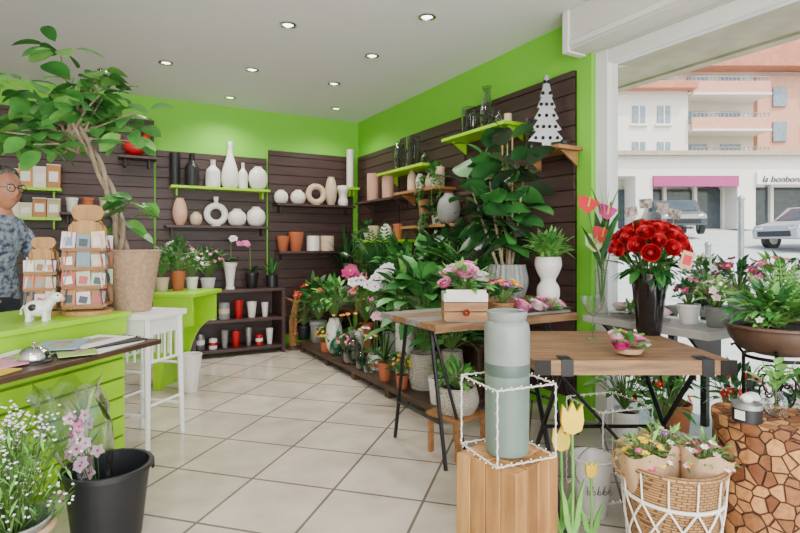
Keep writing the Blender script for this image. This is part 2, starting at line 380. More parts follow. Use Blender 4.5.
M_fac=mat('facade_white','#E6E0D6',rough=.85); M_sal=mat('facade_salmon','#D8A08A','#D09880',rough=.85); M_roof=mat('roof_tiles','#C98468','#B87458',rough=.8,scale=3)
M_dark=mat('shop_glass','#4A5258','#39434A',rough=.1); M_mag=mat('sign_magenta','#A83C78',rough=.5); M_wing=mat('pane_blue','#8A98A2','#76848E',rough=.1)
b=B()
fx=lambda u:(u-400)*D/F
fz=lambda v:CH+(HY-v)*D/F
def fb(u0,v0,u1,v1,y0,y1,m): b.bb((fx(u0),y0,fz(v1)),(fx(u1),y1,fz(v0)),m)
gz=230
fb(540,90,688,gz,0,8,M_fac); fb(688,62,1000,gz,1.2,9,M_fac)
fb(535,84,692,91,-.6,8.5,M_roof)
b.prism([(fx(684),fz(64)),(fx(1010),fz(64)),(fx(960),fz(36)),(fx(720),fz(36))],.2,10,M_roof)
fb(770,70,1000,165,.9,1.3,M_sal)
for u0 in (550,580,632,657):
    for v0 in (106,142): fb(u0,v0,u0+13,v0+18,-.05,.05,M_wing); fb(u0-2,v0+18,u0+15,v0+20,-.12,.05,M_white); fb(u0+6,v0,u0+7,v0+18,-.08,.05,M_white)
for v0 in (82,118,152):
    fb(690,v0,768,v0+12,-.2,-.1,M_sal if v0!=152 else M_fac); fb(690,v0+12,768,v0+14,-.3,1.2,M_fac)
    fb(700,v0-12,720,v0,1.1,1.25,M_wing); fb(735,v0-12,755,v0,1.1,1.25,M_wing)
    fb(690,v0-4.5,768,v0-4,-.2,-.12,M_zinc)
    for k in range(20): fb(690+k*4,v0-4,690.6+k*4,v0,-.18,-.14,M_zinc)
for u0 in (785,815,850,900):
    for v0 in (82,118): fb(u0,v0,u0+14,v0+20,.8,.95,M_wing)
fb(535,160,1000,180,-1.5,0.2,M_fac); fb(535,157,1000,161,-1.8,.2,M_conc)
fb(560,190,718,gz,-.3,-.1,M_dark); fb(638,180,718,190,-1.62,-1.4,M_mag); fb(735,188,1000,gz,-.3,-.1,M_dark); fb(735,176,1000,188,-1.62,-1.45,M_paper)
for u0 in (560,600,638,660,690,718,735,765,800,850,900,950): fb(u0-1.5,180,u0+1.5,gz,-.5,-.1,M_fac)
fb(718,180,735,gz,-1.5,0,M_fac); fb(622,180,638,gz,-1.5,0,M_fac)
bo=b.make('apartment_building',cf(0,D,0),-YAW)
def text(s,loc,size,m,parent,rot=(pi/2,0,0)):
    c=bpy.data.curves.new('sign_text','FONT'); c.body=s; c.size=size; c.extrude=.01; c.shear=.3; c.materials.append(m); o=bpy.data.objects.new('sign_text',c); bpy.context.scene.collection.objects.link(o); o.parent=parent; o.location=loc; o.rotation_euler=rot; return o
text("la bonbonniere d'E",(fx(739),-1.66,fz(186)),.42,M_blackp,bo)
def car(u,d,z,m,rz,name='parked_car'):
    b=B(); pr=[(-2,.35),(-2.05,.6),(-1.95,.78),(-1.2,.95),(-.6,1.42),(0,1.47),(.9,1.43),(1.7,.98),(2.05,.85),(2.1,.35)]
    b.prism(pr,-.82,.82,m,False)
    b.prism([(-1.1,.97),(-.58,1.36),(.85,1.37),(1.5,1.0)],-.84,.84,M_dark,False)
    b.prism([(-2.06,.42),(-2.07,.6),(-1.98,.6),(-1.98,.42)],-.6,.6,M_blackp)
    b.add([(-1.24,-.7,.96),(-1.24,.7,.96),(-.66,.6,1.38),(-.66,-.6,1.38)],[(0,1,2,3)],M_dark,False)
    for y in(-.6,.6): b.ball((-1.99,y,.7),(.06,.16,.08),M_chrome,8,6)
    for x in(-1.3,1.35):
        for y in(-.78,.78): b.tube([(x,y-.1,.33),(x,y+.1,.33)],.33,M_blackp,16); b.tube([(x,y-.11,.33),(x,y+.11,.33)],.18,M_zinc,12)
    b.make(name,at(u,d,z),rz,bevel=.05)
car(671,22.5,1.55,mat('car_silver','#5E646A',rough=.25,metal=.5),-YAW+pi/2-.25)
car(825,17.5,.97,mat('car_grey','#A9AEB3',rough=.25,metal=.3),-YAW+.2)
b=B(); b.tube([(0,0,0),(0,0,1.9)],.05,M_zinc,12); b.ball((0,0,1.92),.06,M_zinc); b.make('street_post',at(741,9.2,.0))
b=B(); b.tube([(0,0,0),(0,0,.9)],.06,M_zinc,12); b.ball((0,0,.92),.07,M_zinc); b.make('bollard',at(708,11,.2)); 
# outdoor plant table
b=B(); b.bb((0,0,.7),(.4,1.8,.74),M_gwood)
for x in(.03,.37):
    for y in(.05,1.75): b.bb((x-.02,y-.02,-.06),(x+.02,y+.02,.7),M_black)
b.make('outdoor_plant_table',(.35,-5.55,0))
R.seed(31)
for i,(y,ms,fl) in enumerate([(-3.9,[M_lm],M_wf),(-4.1,[M_ld],M_mf),(-4.3,[M_lm,M_ll],M_pf),(-4.5,[M_ld],M_wf),(-4.68,[M_lm,M_ll],M_mf),(-4.9,[M_ll],M_lpf),(-5.15,[M_lm],M_rf)]):
    b=B(); vase(b,'pot',.07,.1,M_grey if i%2 else M_blackp,soil=M_soil); bush(b,(0,0,.19),.11,.11,60,.07,.03,ms,base=(0,0,.08),fl=[fl],nf=18,fr=.03)
    b.make('potted_flowers',(.55,y,.7405))
for i in range(6):
    b=B(); vase(b,'pot',.1,.2,R.choice([M_grey,M_terra,M_blackp,M_cer]),soil=M_soil); bush(b,(0,0,.34),.13,.15,80,.1,.035,[M_lm,M_ld,M_ll],base=(0,0,.16),fl=[R.choice([M_wf,M_mf,M_lpf,M_rf])],nf=12,fr=.028)
    b.make('garden_plant',(.4,-3.8-.36*i,-.06))
# ================= COUNTER (left)
K=at(125,2.75)
RZ=pi/4
b=B(); b.bb((-2.2,.022,.0),(-.001,.62,.64),M_lime)
z=.04
while z<.62: b.bb((-2.2,.0,z),(0,.03,min(z+.088,.64)),M_lime); b.bb((-.02,.031,z),(.012,.62,min(z+.088,.64)),M_lime); z+=.1
b.bb((-2.2,.08,.64),(.1,.66,.735),M_lime); b.bb((-2.22,.06,.735),(.11,.7,.76),M_lime)
b.bb((-2.21,.012,.0),(.0,.0215,.64),mat('lime_groove','#5E8A10'))
b.make('sales_counter',K,RZ,bevel=.003)
b=B(); b.bb((-2.1,-.32,.642),(-.11,.078,.665),M_dkwood)
b.bb((-1.6,-.05,.0),(-1.57,-.002,.642),M_dkwood); b.make('desk_board',K,RZ,bevel=.004)
b=B()
for (s,t,w,h,r,m,zz0) in [(-.35,-.2,.3,.21,.1,M_paper,0),(-.3,-.16,.3,.22,-.2,M_blackp,.006),(-.32,-.12,.29,.2,.05,M_paper,.012),(-.62,-.06,.26,.2,.3,M_paper,0),(-.95,-.2,.3,.21,.2,mat('flyer_yellow','#D8B83A'),.0),(-.85,-.12,.28,.2,-.1,mat('flyer_pink','#D890A8'),.006),(-1.0,-.05,.28,.2,.3,M_paper,.012),(-.45,-.08,.25,.18,.6,mat('flyer_blue','#8FA8B8'),.018),(-.5,-.22,.2,.14,.9,mat('flyer_green','#9CB860'),.006)]:
    b.box((s,t,.669+zz0),(w,h,.005),m,rz=r)
    if m is not M_blackp: b.box((s,t,.672+zz0),(w*.6,h*.4,.001),mat('print_block','#8A7468','#B8A898',scale=30),rz=r)
b.make('paper_stack',K,RZ)
p=at(34,2.05); b=B()
b.lathe((0,0,0),[(.001,0),(.062,0),(.062,.006),(.055,.012)],M_blackp,24)
b.lathe((0,0,0),catm([(.056,.014),(.055,.026),(.045,.046),(.02,.06),(.001,.063)],4),M_chrome,24); b.tube([(0,0,.06),(0,0,.075)],.004,M_chrome); b.ball((0,0,.077),(.009,.009,.005),M_chrome); b.make('service_bell',(p.x,p.y,.6655))
# card spinner racks
def spinner(u,d,r,h,name,seed,rows=3):
    R.seed(seed); b=B(); b.lathe((0,0,0),[(.001,0),(r*.95,0),(r*.95,.02),(r*.3,.025)],M_lwood,24)
    b.lathe((0,0,.02),[(.02,0),(.02,h*.5)],M_lwood,10)
    cols=['#E8E2D8','#D8A8A0','#B8C8B0','#C88058','#9A6A48','#E0C8A0','#7E94A0','#F0EDE6','#C0504A','#3E4A52','#E6D2DC']
    hb=h*.78
    for face in range(4):
        b.X=Matrix.Rotation(face*pi/2,4,'Z')
        b.bb((-r*.62,-r*.5,.03),(r*.62,-r*.44,hb),M_lwood)
        b.prism([(-r*.62,hb),(r*.62,hb)]+[(r*.62*math.cos(a),hb+r*.35*math.sin(a)) for a in [pi*k/8 for k in range(1,8)]],-r*.5,-r*.44,M_lwood)
        ch=(hb-.06)/rows
        for row in range(rows):
            z=.04+row*ch
            for cx in(-.62,-.05,.52):
                c1=R.randint(0,10);c2=R.randint(0,10); w=r*.5; hh=ch*R.uniform(.7,.98)
                b.box((cx*r*.95,-r*.62-.006*(cx>0),z+hh/2+.01),(w,.004,hh),mat('card%d'%c1,cols[c1]),rx=-.14,ry=R.uniform(-.08,.08))
                b.box((cx*r*.95,-r*.67-.006*(cx>0),z+hh/2+.005),(w*.6,.002,hh*.5),mat('card%d'%c2,cols[c2]),rx=-.14,ry=R.uniform(-.3,.3))
            b.box((0,-r*.74,z+.012),(r*1.6,.006,.01),M_wood)
            b.box((0,-r*.62,z+.003),(r*1.6,.25*r,.006),M_wood)
    b.X=Matrix.Identity(4)
    b.prism([(-.02,hb),(.02,hb),(.02,h*.84),(r*.5,h*.87),(r*.62,h*.93),(r*.5,h*.985),(r*.3,h),(-r*.3,h),(-r*.5,h*.985),(-r*.62,h*.93),(-r*.5,h*.87),(-.02,h*.84)],-.01,.01,M_lwood)
    p=at(u,d); b.make(name,(p.x,p.y,.7605),-YAW+.35)
spinner(88,2.78,.125,.57,'greeting_card_rack',3,4); spinner(44,2.74,.09,.4,'greeting_card_rack',5,3)
R.seed(21)
p=at(38,2.5); b=B(); b.ball((0,0,.06),(.06,.038,.04),M_cer,14,10)
for x in(-.034,.034):
    for y in(-.019,.019): b.tube([(x,y,.05),(x,y,.02),(x,y,0)],[.015,.012,.014],M_cer,8)
b.tube([(.035,0,.07),(.058,0,.1)],[.026,.02],M_cer,8); b.ball((.072,0,.11),(.034,.025,.025),M_cer,12,8); b.ball((.1,0,.102),(.014,.018,.014),M_pink,8,6)
for y in(-1,1): b.leaf((.058,y*.018,.125),(0,y,.2),.035,.02,M_cer,.6); b.ball((.086,y*.018,.12),.005,M_blackp,6,4); b.tube([(.06,y*.01,.13),(.062,y*.014,.145)],[.005,.002],M_beige,5)
b.ball((-.012,-.031,.066),(.02,.009,.018),M_blackp,8,6); b.tube([(-.056,0,.075),(-.07,0,.055),(-.069,0,.033)],[.004,.003,.005],M_cer,5); b.make('cow_figurine',(p.x,p.y,.7605),-YAW+.3)
# stool + ficus
SP=at(145,3.06); b=B()
for x in(-.13,.13):
    for y in(-.13,.13): b.tube([(x*1.1,y*1.1,0),(x,y,.71)],[.014,.018],M_white,8)
b.bb((-.16,-.16,.71),(.16,.16,.74),M_white)
for s in (-1,1):
    for zq in(.18,.42): b.tube([(s*.137,-.14,zq),(s*.137,.14,zq)],.009,M_white,6); b.tube([(-.14,s*.137,zq+.05),(.14,s*.137,zq+.05)],.009,M_white,6)
    b.bb((-.14,s*.13-.008,.62),(.14,s*.13+.008,.709),M_white); b.bb((s*.13-.008,-.121,.62),(s*.13+.008,.121,.709),M_white)
    for k in range(5): b.tube([(-.1+k*.05,s*.135,.47),(-.1+k*.05,s*.135,.63)],.006,M_white,6); b.tube([(s*.135,-.1+k*.05,.47),(s*.135,-.1+k*.05,.63)],.006,M_white,6)
b.make('painted_stool',(SP.x,SP.y,0),RZ)
FP=at(133,3.05); b=B(); vase(b,'taper',.148,.35,M_burlap,soil=M_soil,seg=28,inner=.93)
b.torus((0,0,.345),.146,.007,M_burlap)
lr=-rt
def braid(ph):
    pts=[]
    for i in range(30):
        t=i/29; c=lr*(.06+.3*t*t+.03*t)+Vector((0,0,.3+.85*t)); a=ph+t*10; pts.append(c+rt*.026*math.cos(a)*(1-.3*t)+fw*.026*math.sin(a)*(1-.3*t))
    return pts
for k in range(3): b.tube(braid(k*2.1),[.015-.005*i/29 for i in range(30)],M_bark,7)
hub=lr*.36+Vector((0,0,1.15))
def clump(o,n,L0,L1,rad):
    for k in range(n):
        a=R.uniform(0,6.28); q=o+Vector((math.cos(a),math.sin(a),R.uniform(-.7,.7)))*R.uniform(.02,rad)
        b.leaf(q,Vector((math.cos(a),math.sin(a),R.uniform(-.5,.6))),R.uniform(L0,L1),R.uniform(.07,.1),R.choice([M_lfi,M_lfi,M_lm,M_ll]),.8,.15,6,None,R.uniform(-.8,.8),3)
for i in range(22):
    a=i*2.4; e=-.1+1.6*R.random(); L=R.uniform(.2,.42); d=Vector((math.cos(a)*math.cos(e),math.sin(a)*math.cos(e)*.8,math.sin(e)))
    st=hub+lr*.05*R.uniform(-1,1)+Vector((0,0,-.25*R.random())); e2=st+d*L
    b.tube([st,st+d*L*.5+Vector((0,0,.03)),e2],[.008,.006,.003],M_bark,5)
    for k in range(3): clump(st+d*L*(.45+.27*k),3,.12,.18,.05)
for o,n in ((lr*.42+Vector((0,0,1.5)),8),(lr*.2+Vector((0,0,1.38)),7),(lr*.62+Vector((0,0,.98)),10),(lr*.02+Vector((0,0,.98)),8),(lr*-.03+Vector((0,0,.62)),12),(lr*.08+Vector((0,0,.5)),8),(lr*-.02+Vector((0,0,1.15)),6)):
    b.tube([lr*(.12)+Vector((0,0,.62)) if o.z<.8 else hub+Vector((0,0,-.15)),o],[.007,.004],M_bark,5); clump(o,n,.12,.18,.09)
b.make('braided_ficus_tree',(FP.x,FP.y,.7415))
# bucket with wrapped orchid
p=at(108,2.02); b=B(); q=[(.001,.0),(.115,0),(.118,.01),(.146,.26),(.158,.265),(.158,.283),(.144,.283),(.141,.26),(.112,.03),(.001,.03)]
b.lathe((0,0,0),q,M_blackp,32)
for s in(-1,1): b.torus((s*.156,0,.26),.02,.005,M_blackp,'X',12,6)
b.lathe((0,0,0),[(.001,.1),(.12,.1)],M_soil)
vs=[];n=28
for zq,r in((.1,.03),(.2,.055),(.34,.095),(.46,.125),(.54,.1),(.58,.12)):
    for k in range(n): a=2*pi*k/n; rr=r*(1+.14*math.sin(a*6+zq*9)*(zq>.15)); vs.append((lr.x*.14*zq/.5+rr*math.cos(a),lr.y*.14*zq/.5+rr*math.sin(a),zq+.025*math.sin(a*5)*(zq>.4)))
b.add(vs,[(i*n+k,i*n+(k+1)%n,(i+1)*n+(k+1)%n,(i+1)*n+k) for i in range(5) for k in range(n)],M_cello)
for k in range(22):
    q=lr*(.1+R.uniform(-.06,.05))-fw*R.uniform(-.03,.06)+Vector((0,0,.26+k*.01)); b.tube([lr*.03+Vector((0,0,.1)),q],.002,M_stem,4,False); b.flower(q,-fw+Vector((R.uniform(-.5,.5),0,.3)),.026,R.choice([M_lpf,M_pf,M_lpf]),M_mf,5)
for k in range(16):
    q=lr*(.09)+Vector((0,0,.28+k*.013)); a=R.uniform(0,6.28); b.leaf(q,(math.cos(a)*.5,math.sin(a)*.5,1),.12,.02,R.choice([M_lo,M_ll,M_cream]),.5)
b.make('bucket_of_wrapped_orchids',(p.x,p.y,0))
p=at(12,1.72); b=B(); vase(b,'taper',.11,.22,M_zinc,inner=.95); b.torus((0,0,.22),.11,.006,M_zinc); b.torus((0,0,.19),.112,.012,M_kraft)
for i in range(90):
    a=R.uniform(0,6.28); r=R.uniform(0,.17); q=Vector((r*math.cos(a),r*math.sin(a),R.uniform(.3,.6)-r*.4)); b.tube([(0,0,.05),q*.6+Vector((0,0,.05)),q],[.002,.002,.001],M_lo,3,False)
    for k in range(6):
        w=q+Vector((R.uniform(-.035,.035),R.uniform(-.035,.035),R.uniform(-.02,.05)))
        if k<4: b.flower(w,(R.uniform(-.5,.5),-.5,1),.0055,M_wf,None,4); 
        b.leaf(q*.85+Vector((R.uniform(-.03,.03),R.uniform(-.03,.03),R.uniform(-.06,.05))),(R.uniform(-1,1),R.uniform(-1,1),.8),.06,.011,R.choice([M_lo,M_ll,M_lo]),.4,.2,2)
b.make('pail_of_gypsophila',(p.x,p.y,0))
# green arched side desk
b=B(); W=.32
arch=[(0,0),(.06,0)]+[(.06+.26*(1-math.cos(a)),.5*math.sin(a)) for a in [pi/2*k/10 for k in range(1,11)]]+[(W,.72),(0,.72)]
b.prism(arch,-.03,0,M_lime); b.prism(arch,.36,.39,M_lime); b.bb((-.04,-.06,.72),(W+.03,.42,.75),M_lime); b.bb((0.001,0.001,.0),(.03,.359,.719),M_lime)
b.make('lime_side_table',at(155,4.1),-YAW-.1,bevel=.003)
R.seed(5)
def potplant(name,loc,pr,ph,kind,pm,fn,rz=0,rib=0,ribn=0):
    b=B(); vase(b,kind,pr,ph,pm,soil=M_soil,rib=rib,ribn=ribn,seg=48 if rib else 24); fn(b,ph); b.clamp(loc); return b.make(name,loc,rz)
T=lambda u,d,z:(at(u,d).x,at(u,d).y,z)
potplant('potted_ivy',T(162,4.22,.7505),.055,.11,'pot',M_beige,lambda b,h:bush(b,(0,0,h+.1),.12,.12,80,.06,.04,[M_lm,M_ll],base=(0,0,h),shape=1))
potplant('potted_flowers',T(178,4.3,.7505),.06,.16,'taper',M_terra,lambda b,h:bush(b,(0,0,h+.12),.12,.12,60,.08,.03,[M_lm,M_ld],base=(0,0,h),fl=[M_wf,M_pf],nf=14,fr=.02))
potplant('potted_flowers',T(192,4.42,.7505),.05,.1,'pot',M_cer,lambda b,h:bush(b,(0,0,h+.1),.1,.1,50,.08,.02,[M_ll,M_lm],base=(0,0,h),fl=[M_wf],nf=10,fr=.02))
p=at(190,4.05); b=B(); vase(b,'taper',.085,.28,M_cer,inner=.92,rib=.03,ribn=16,seg=64); b.torus((0,0,.28),.085,.006,M_cer); b.make('metal_bucket',(p.x,p.y,0))
# ================= PERSON
def person():
    root=bpy.data.objects.new('shopkeeper',None); bpy.context.scene.collection.objects.link(root)
    J=[((-.06,0,.84),.13),((-.05,0,.98),.125),((-.02,0,1.12),.14),((0.01,0,1.22),.11),((.05,0,1.3),.055),((.075,0,1.37),.055),
       ((0.0,.15,1.21),.065),((.03,.22,1.02),.047),((.2,.2,.86),.036),((0.0,-.15,1.21),.065),((.03,-.22,1.02),.047),((.2,-.2,.86),.036),
       ((-.05,.09,.76),.09),((-.02,.1,.44),.06),((-.06,.1,.09),.042),((.1,.11,.035),.035),((-.05,-.09,.76),.09),((-.02,-.1,.44),.06),((-.06,-.1,.09),.042),((.1,-.11,.035),.035)]
    E=[(0,1),(1,2),(2,3),(3,4),(4,5),(3,6),(6,7),(7,8),(3,9),(9,10),(10,11),(0,12),(12,13),(13,14),(14,15),(0,16),(16,17),(17,18),(18,19)]
    shirt=mat('patterned_shirt','#26364E','#98A2B0',rough=.8,scale=38); skin=mat('skin','#BC8064','#B0765A',rough=.5,scale=20); tr=mat('trousers','#2A2E38',rough=.8)
    def skinobj(name,J,E,mats,fn,lv=2):
        me=bpy.data.meshes.new(name); me.from_pydata([j[0] for j in J],E,[]); o=bpy.data.objects.new(name,me); bpy.context.scene.collection.objects.link(o)
        o.modifiers.new('s','SKIN'); 
        for i,j in enumerate(J):
            me.skin_vertices[0].data[i].radius=(j[1],j[1]) if not hasattr(j[1],'__len__') else j[1]
        me.skin_vertices[0].data[0].use_root=True
        m=o.modifiers.new('u','SUBSURF'); m.levels=lv; m.render_levels=lv
        dg=bpy.context.evaluated_depsgraph_get(); dg.update(); nm=bpy.data.meshes.new_from_object(o.evaluated_get(dg)); bpy.data.objects.remove(o)
        nm.materials.clear()
        for q in mats: nm.materials.append(q)
        for pl in nm.polygons: pl.use_smooth=True; pl.material_index=fn(pl.center)
        o=bpy.data.objects.new(name,nm); bpy.context.scene.collection.objects.link(o); o.parent=root; return o
    def mf(c):
        if c.z>1.29 : return 1
        if c.x>.14 and c.z>.6: return 1
        if c.z<.8: return 2 if c.z>.07 else 3
        return 0
    skinobj('body',J,E,[shirt,skin,tr,M_blackp],mf)
    for sg in(-1,1):
        w=Vector((.2,sg*.2,.86)); pl=Vector((.255,sg*.195,.805))
        J2=[(tuple(w),(.026,.02)),(tuple((w+pl)/2),(.03,.02)),(tuple(pl),(.036,.016))]; E2=[(0,1),(1,2)]
        skinobj('palm',J2,E2,[skin],lambda c:0)
        for k in range(4):
            o=pl+Vector((.0,sg*(-.027+.018*k),.0)); L=(.065,.074,.07,.055)[k]
            skinobj('finger_%d'%(k+1),[(tuple(o),.009),(tuple(o+Vector((L*.5,0,.004))),.0085),(tuple(o+Vector((L*.8,0,-.012))),.0075),(tuple(o+Vector((L,0,-.028))),.0065)],[(0,1),(1,2),(2,3)],[skin],lambda c:0)
        o=(w+pl)/2+Vector((.01,-sg*.025,-.005)); skinobj('thumb',[(tuple(o),.011),(tuple(o+Vector((.03,-sg*.025,-.01))),.0095),(tuple(o+Vector((.055,-sg*.032,-.02))),.008)],[(0,1),(1,2)],[skin],lambda c:0)
    hc=Vector((.1,0,1.44))
    def hf(q):
        x,y,z=q
        if z<0: y*=1-.28*(-z)**1.2; x*=1-.12*(-z)
        if x>0.2:
            nose=math.exp(-((y/.16)**2))*math.exp(-(((z+.12)/.2)**2)); x+=.26*nose
            x-=.10*math.exp(-(((abs(y)-.36)/.2)**2))*math.exp(-(((z-.08)/.13)**2))
            x+=.07*math.exp(-((y/.3)**2))*math.exp(-(((z+.5)/.1)**2))
            x+=.10*math.exp(-((y/.28)**2))*math.exp(-(((z+.85)/.18)**2))
            x+=.05*math.exp(-((y/.5)**2))*math.exp(-(((z-.25)/.1)**2))
        return Vector((x,y,z))
    b=B(); b.ball(hc,(.092,.075,.115),skin,40,32,hf)
    for y in(-1,1):
        b.ball(hc+Vector((-.008,y*.075,-.004)),(.018,.008,.03),skin,10,8); b.ball(hc+Vector((.072,y*.029,.01)),.0115,M_wf,10,8); b.ball(hc+Vector((.0815,y*.029,.009)),.0055,M_blackp,8,6)
        b.tube([hc+Vector((.088,y*.05,.03)),hc+Vector((.094,y*.03,.034)),hc+Vector((.092,y*.014,.03))],.004,M_grey,5)
        b.torus(hc+Vector((.1,y*.031,.006)),.021,.0022,M_blackp,'X',20,6); b.tube([hc+Vector((.1,y*.052,.01)),hc+Vector((0,y*.08,.012))],.002,M_blackp,4)
    b.tube([hc+Vector((.1,-.01,.01)),hc+Vector((.1,.01,.01))],.002,M_blackp,4)
    b.tube([hc+Vector((.082,-.022,-.058)),hc+Vector((.092,0,-.056)),hc+Vector((.082,.022,-.058))],[.003,.006,.003],mat('lips','#A85F55'),6)
    hair=mat('grey_hair','#4A4440','#77706A',rough=.7,scale=60)
    # hair: scalp cap following the skull, from the hairline over the crown to the nape
    def covered(q): return q.z>.45+.55*q.x if q.x>-.1 else q.z>-.55+.6*(q.x+.1)*-0
    b.ball(hc+Vector((-.008,0,.016)),(.102,.086,.122),hair,36,28,lambda q:(q if covered(q) else q*.78)*(1+.02*math.sin(40*q.y)*math.cos(23*q.x)))
    for i in range(420):
        q=Vector((R.uniform(-1,.8),R.uniform(-1,1),R.uniform(-.5,1))).normalized()
        if not covered(q): continue
        pp=hc+Vector((-.008,0,.016))+Vector((q.x*.1,q.y*.084,q.z*.12)); b.leaf(pp,Vector((-.8+q.x*.3,q.y*.6,.35+q.z*.3)),.045,.014,hair,1.6,.2,3)
    b.make('head',(0,0,0),0,parent=root)
    root.location=at(-5,3.12,0); root.rotation_euler[2]=-pi/4-.12
person()
# ================= BACK WALL SHELVES
def bshelf(u0,u1,v,off=.2,m=M_brown,name='wall_shelf'):
    x0,_=bw(u0,off/2+.03); x1,t=bw((u0+u1)/2,off/2+.03); x2,_=bw(u1,off/2+.03); z=zz(v,t)
    b=B(); b.bb((0,-off-.03,-.025),(x2-x0,-.031,0),m)
    for xx in(.06,x2-x0-.06): b.bb((xx-.008,-.15,-.1),(xx+.008,-.031,-.026),m)
    b.make(name,(x0,0,z),bevel=.002); return z,off/2+.03
def bvase(u,w,vtop,sh,kind,m,name='ceramic_vase',**k):
    z,off=sh; x,t=bw(u,off); h=zz(vtop,t)-z; r=w/2*t/F; b=B(); vase(b,kind,min(r,.1),h,m,**k); b.make(name,(x,-off,z+.0005)); 
def bring(u,w,vtop,sh,m,name='ring_vase'):
    z,off=sh; x,t=bw(u,off); h=zz(vtop,t)-z; r=w/2*t/F*.66; b=B(); b.torus((0,0,r*1.35),r,r*.38,m,'Y',28,12); b.lathe((0,0,r*2.4),[(r*.3,0),(r*.22,.02),(r*.3,h-r*2.4),(r*.2,h-r*2.4)],m,14); b.lathe((0,0,0),[(.001,0),(r*.55,0),(r*.45,r*.1)],m,14); b.make(name,(x,-off,z+.0005))
s1=bshelf(170,268,188,m=M_lime)
bvase(175,10,153,s1,'cyl',M_blackp); bvase(192,13,154,s1,'bottle',M_blackp); bvase(213,14,160,s1,'bottle',M_cer); bvase(230,17,142,s1,'tall',M_cer); bvase(243,9,163,s1,'bottle',M_cer); bvase(258,21,167,s1,'ball',M_cer,rib=.03,ribn=12)
s2=bshelf(165,268,226,m=M_brown)
bvase(180,14,198,s2,'egg',M_pink); bvase(196,12,212,s2,'ball',M_beige); bring(216,26,197,s2,M_cer); bvase(237,18,209,s2,'ball',M_cer); bvase(256,19,207,s2,'ball',M_cer)
s3=bshelf(275,352,205,m=M_brown)
bvase(281,14,190,s3,'ball',M_cer); bvase(298,15,190,s3,'ball',M_cer); bring(316,24,184,s3,M_beige); bvase(331,12,177,s3,'egg',M_beige); bvase(343,12,186,s3,'hour',M_cer)
s4=bshelf(277,340,251,m=M_brown)
bvase(283,13,236,s4,'taper',M_terra,'flower_pot'); bvase(296,16,232,s4,'taper',M_terra,'flower_pot'); bvase(313,13,236,s4,'cyl',M_cer,'flower_pot'); bvase(327,14,236,s4,'cyl',M_beige,'flower_pot')
s5=bshelf(344,357,188,off=.16,m=M_lime)
bvase(350,7,150,s5,'cyl',M_cer)
s6=bshelf(118,156,157,m=M_brown); 
z,off=s6; x,t=bw(136,off); b=B(); b.ball((0,0,.09),(.11,.07,.085),M_red,18,12,lambda q:Vector((q.x,q.y,q.z+.5*max(0,q.x)**2))); b.tube([(.06,0,.12),(.09,0,.2),(.1,0,.23)],[.05,.035,.03],M_red,10); b.ball((.105,0,.235),(.035,.028,.03),M_red,10,8); b.leaf((.13,0,.235),(1,0,-.2),.03,.015,M_yf)
for k in range(4): b.ball((.085+.015*k,0,.27-.004*k),.012,M_red,8,6)
for k in range(5): b.leaf((-.09,0,.1+.01*k),(-1,0,.4+.3*k),.09,.03,M_red,.8)
b.make('red_rooster_figurine',(x,-off,z+.005))
s7=bshelf(-40,62,187,m=M_lime); s8=bshelf(-40,62,217,m=M_lime); s9=bshelf(60,120,213,m=M_brown)
for (sh,vt) in ((s7,166),(s8,196)):
    for i,u in enumerate(range(-30,60,14)):
        z,off=sh; x,t=bw(u,off); hh=zz(vt+R.randint(0,8),t)-z; b=B(); c=R.choice(['#D8C8A8','#B87840','#E0D8C8','#C0A888','#D09048'])
        b.box((0,0,hh*.5),(.1,.1,hh),mat('box'+c,c)); b.box((0,-.051,hh*.5),(.07,.003,hh*.45),M_paper); b.box((0,0,hh+.004),(.104,.104,.008),M_paper); b.make('gift_box',(x,-off,z+.001),bevel=.003)
for u,m in ((72,M_cer),(88,M_terra),(105,M_beige)): bvase(u,11,198,s9,'pot',m,'flower_pot')
# cabinet back wall
x0,_=bw(192,.4); x1,_=bw(285,.4); Hc=.67
b=B(); W=x1-x0
for zq in(.05,.34,Hc-.03): b.bb((0.001,.02,zq),(W-.001,.38,zq+.03),M_brown)
for xx in(0,W-.035): b.bb((xx,.0,0),(xx+.035,.39,Hc-.031),M_brown)
b.bb((.036,.37,0.05),(W-.036,.389,Hc-.031),M_brown); b.make('display_cabinet',(x0,-.42,0),bevel=.003)
cy=-.27
R.seed(44)
for zq in(.081,.371):
    xx=x0+.09
    while xx<x1-.08:
        r=R.uniform(.035,.055); h=R.uniform(.1,.2); b=B(); k=R.choice(['cyl','pot','taper','cyl','taper']); m=R.choice([M_cer,M_zinc,M_red,M_blackp,M_cer,M_grey]); vase(b,k,r,h,m)
        if k=='cyl': b.lathe((0,0,h*.35),[(r*1.01,0),(r*1.01,h*.3)],R.choice([M_red,M_cer,M_beige]),24)
        b.make('flower_pot',(xx,cy-.03,zq)); xx+=r*2+.035
def cabp(u,name,pr,ph,kind,pm,fn): x,t=bw(u,.25); potplant(name,(x,-.25,Hc+.0005),pr,ph,kind,pm,fn)
cabp(208,'potted_flowers',.075,.12,'pot',M_cer,lambda b,h:bush(b,(0,0,h+.14),.14,.14,80,.1,.03,[M_lm,M_ld],base=(0,0,h),fl=[M_wf,M_pf],nf=20,fr=.02))
cabp(230,'potted_orchid',.08,.27,'flare',M_cer,lambda b,h:orchid(b,(0,0,h),.25,M_wf,1,.03))
cabp(252,'potted_orchid',.07,.16,'pot',M_blackp,lambda b,h:orchid(b,(0,0,h),.33,M_pf,2,.03))
cabp(272,'potted_plant',.06,.13,'cyl',M_blackp,lambda b,h:rosette(b,(0,0,h),16,.22,.03,[M_lm,M_ld],1.2,.7))
x,t=bw(294,.3); b=B()
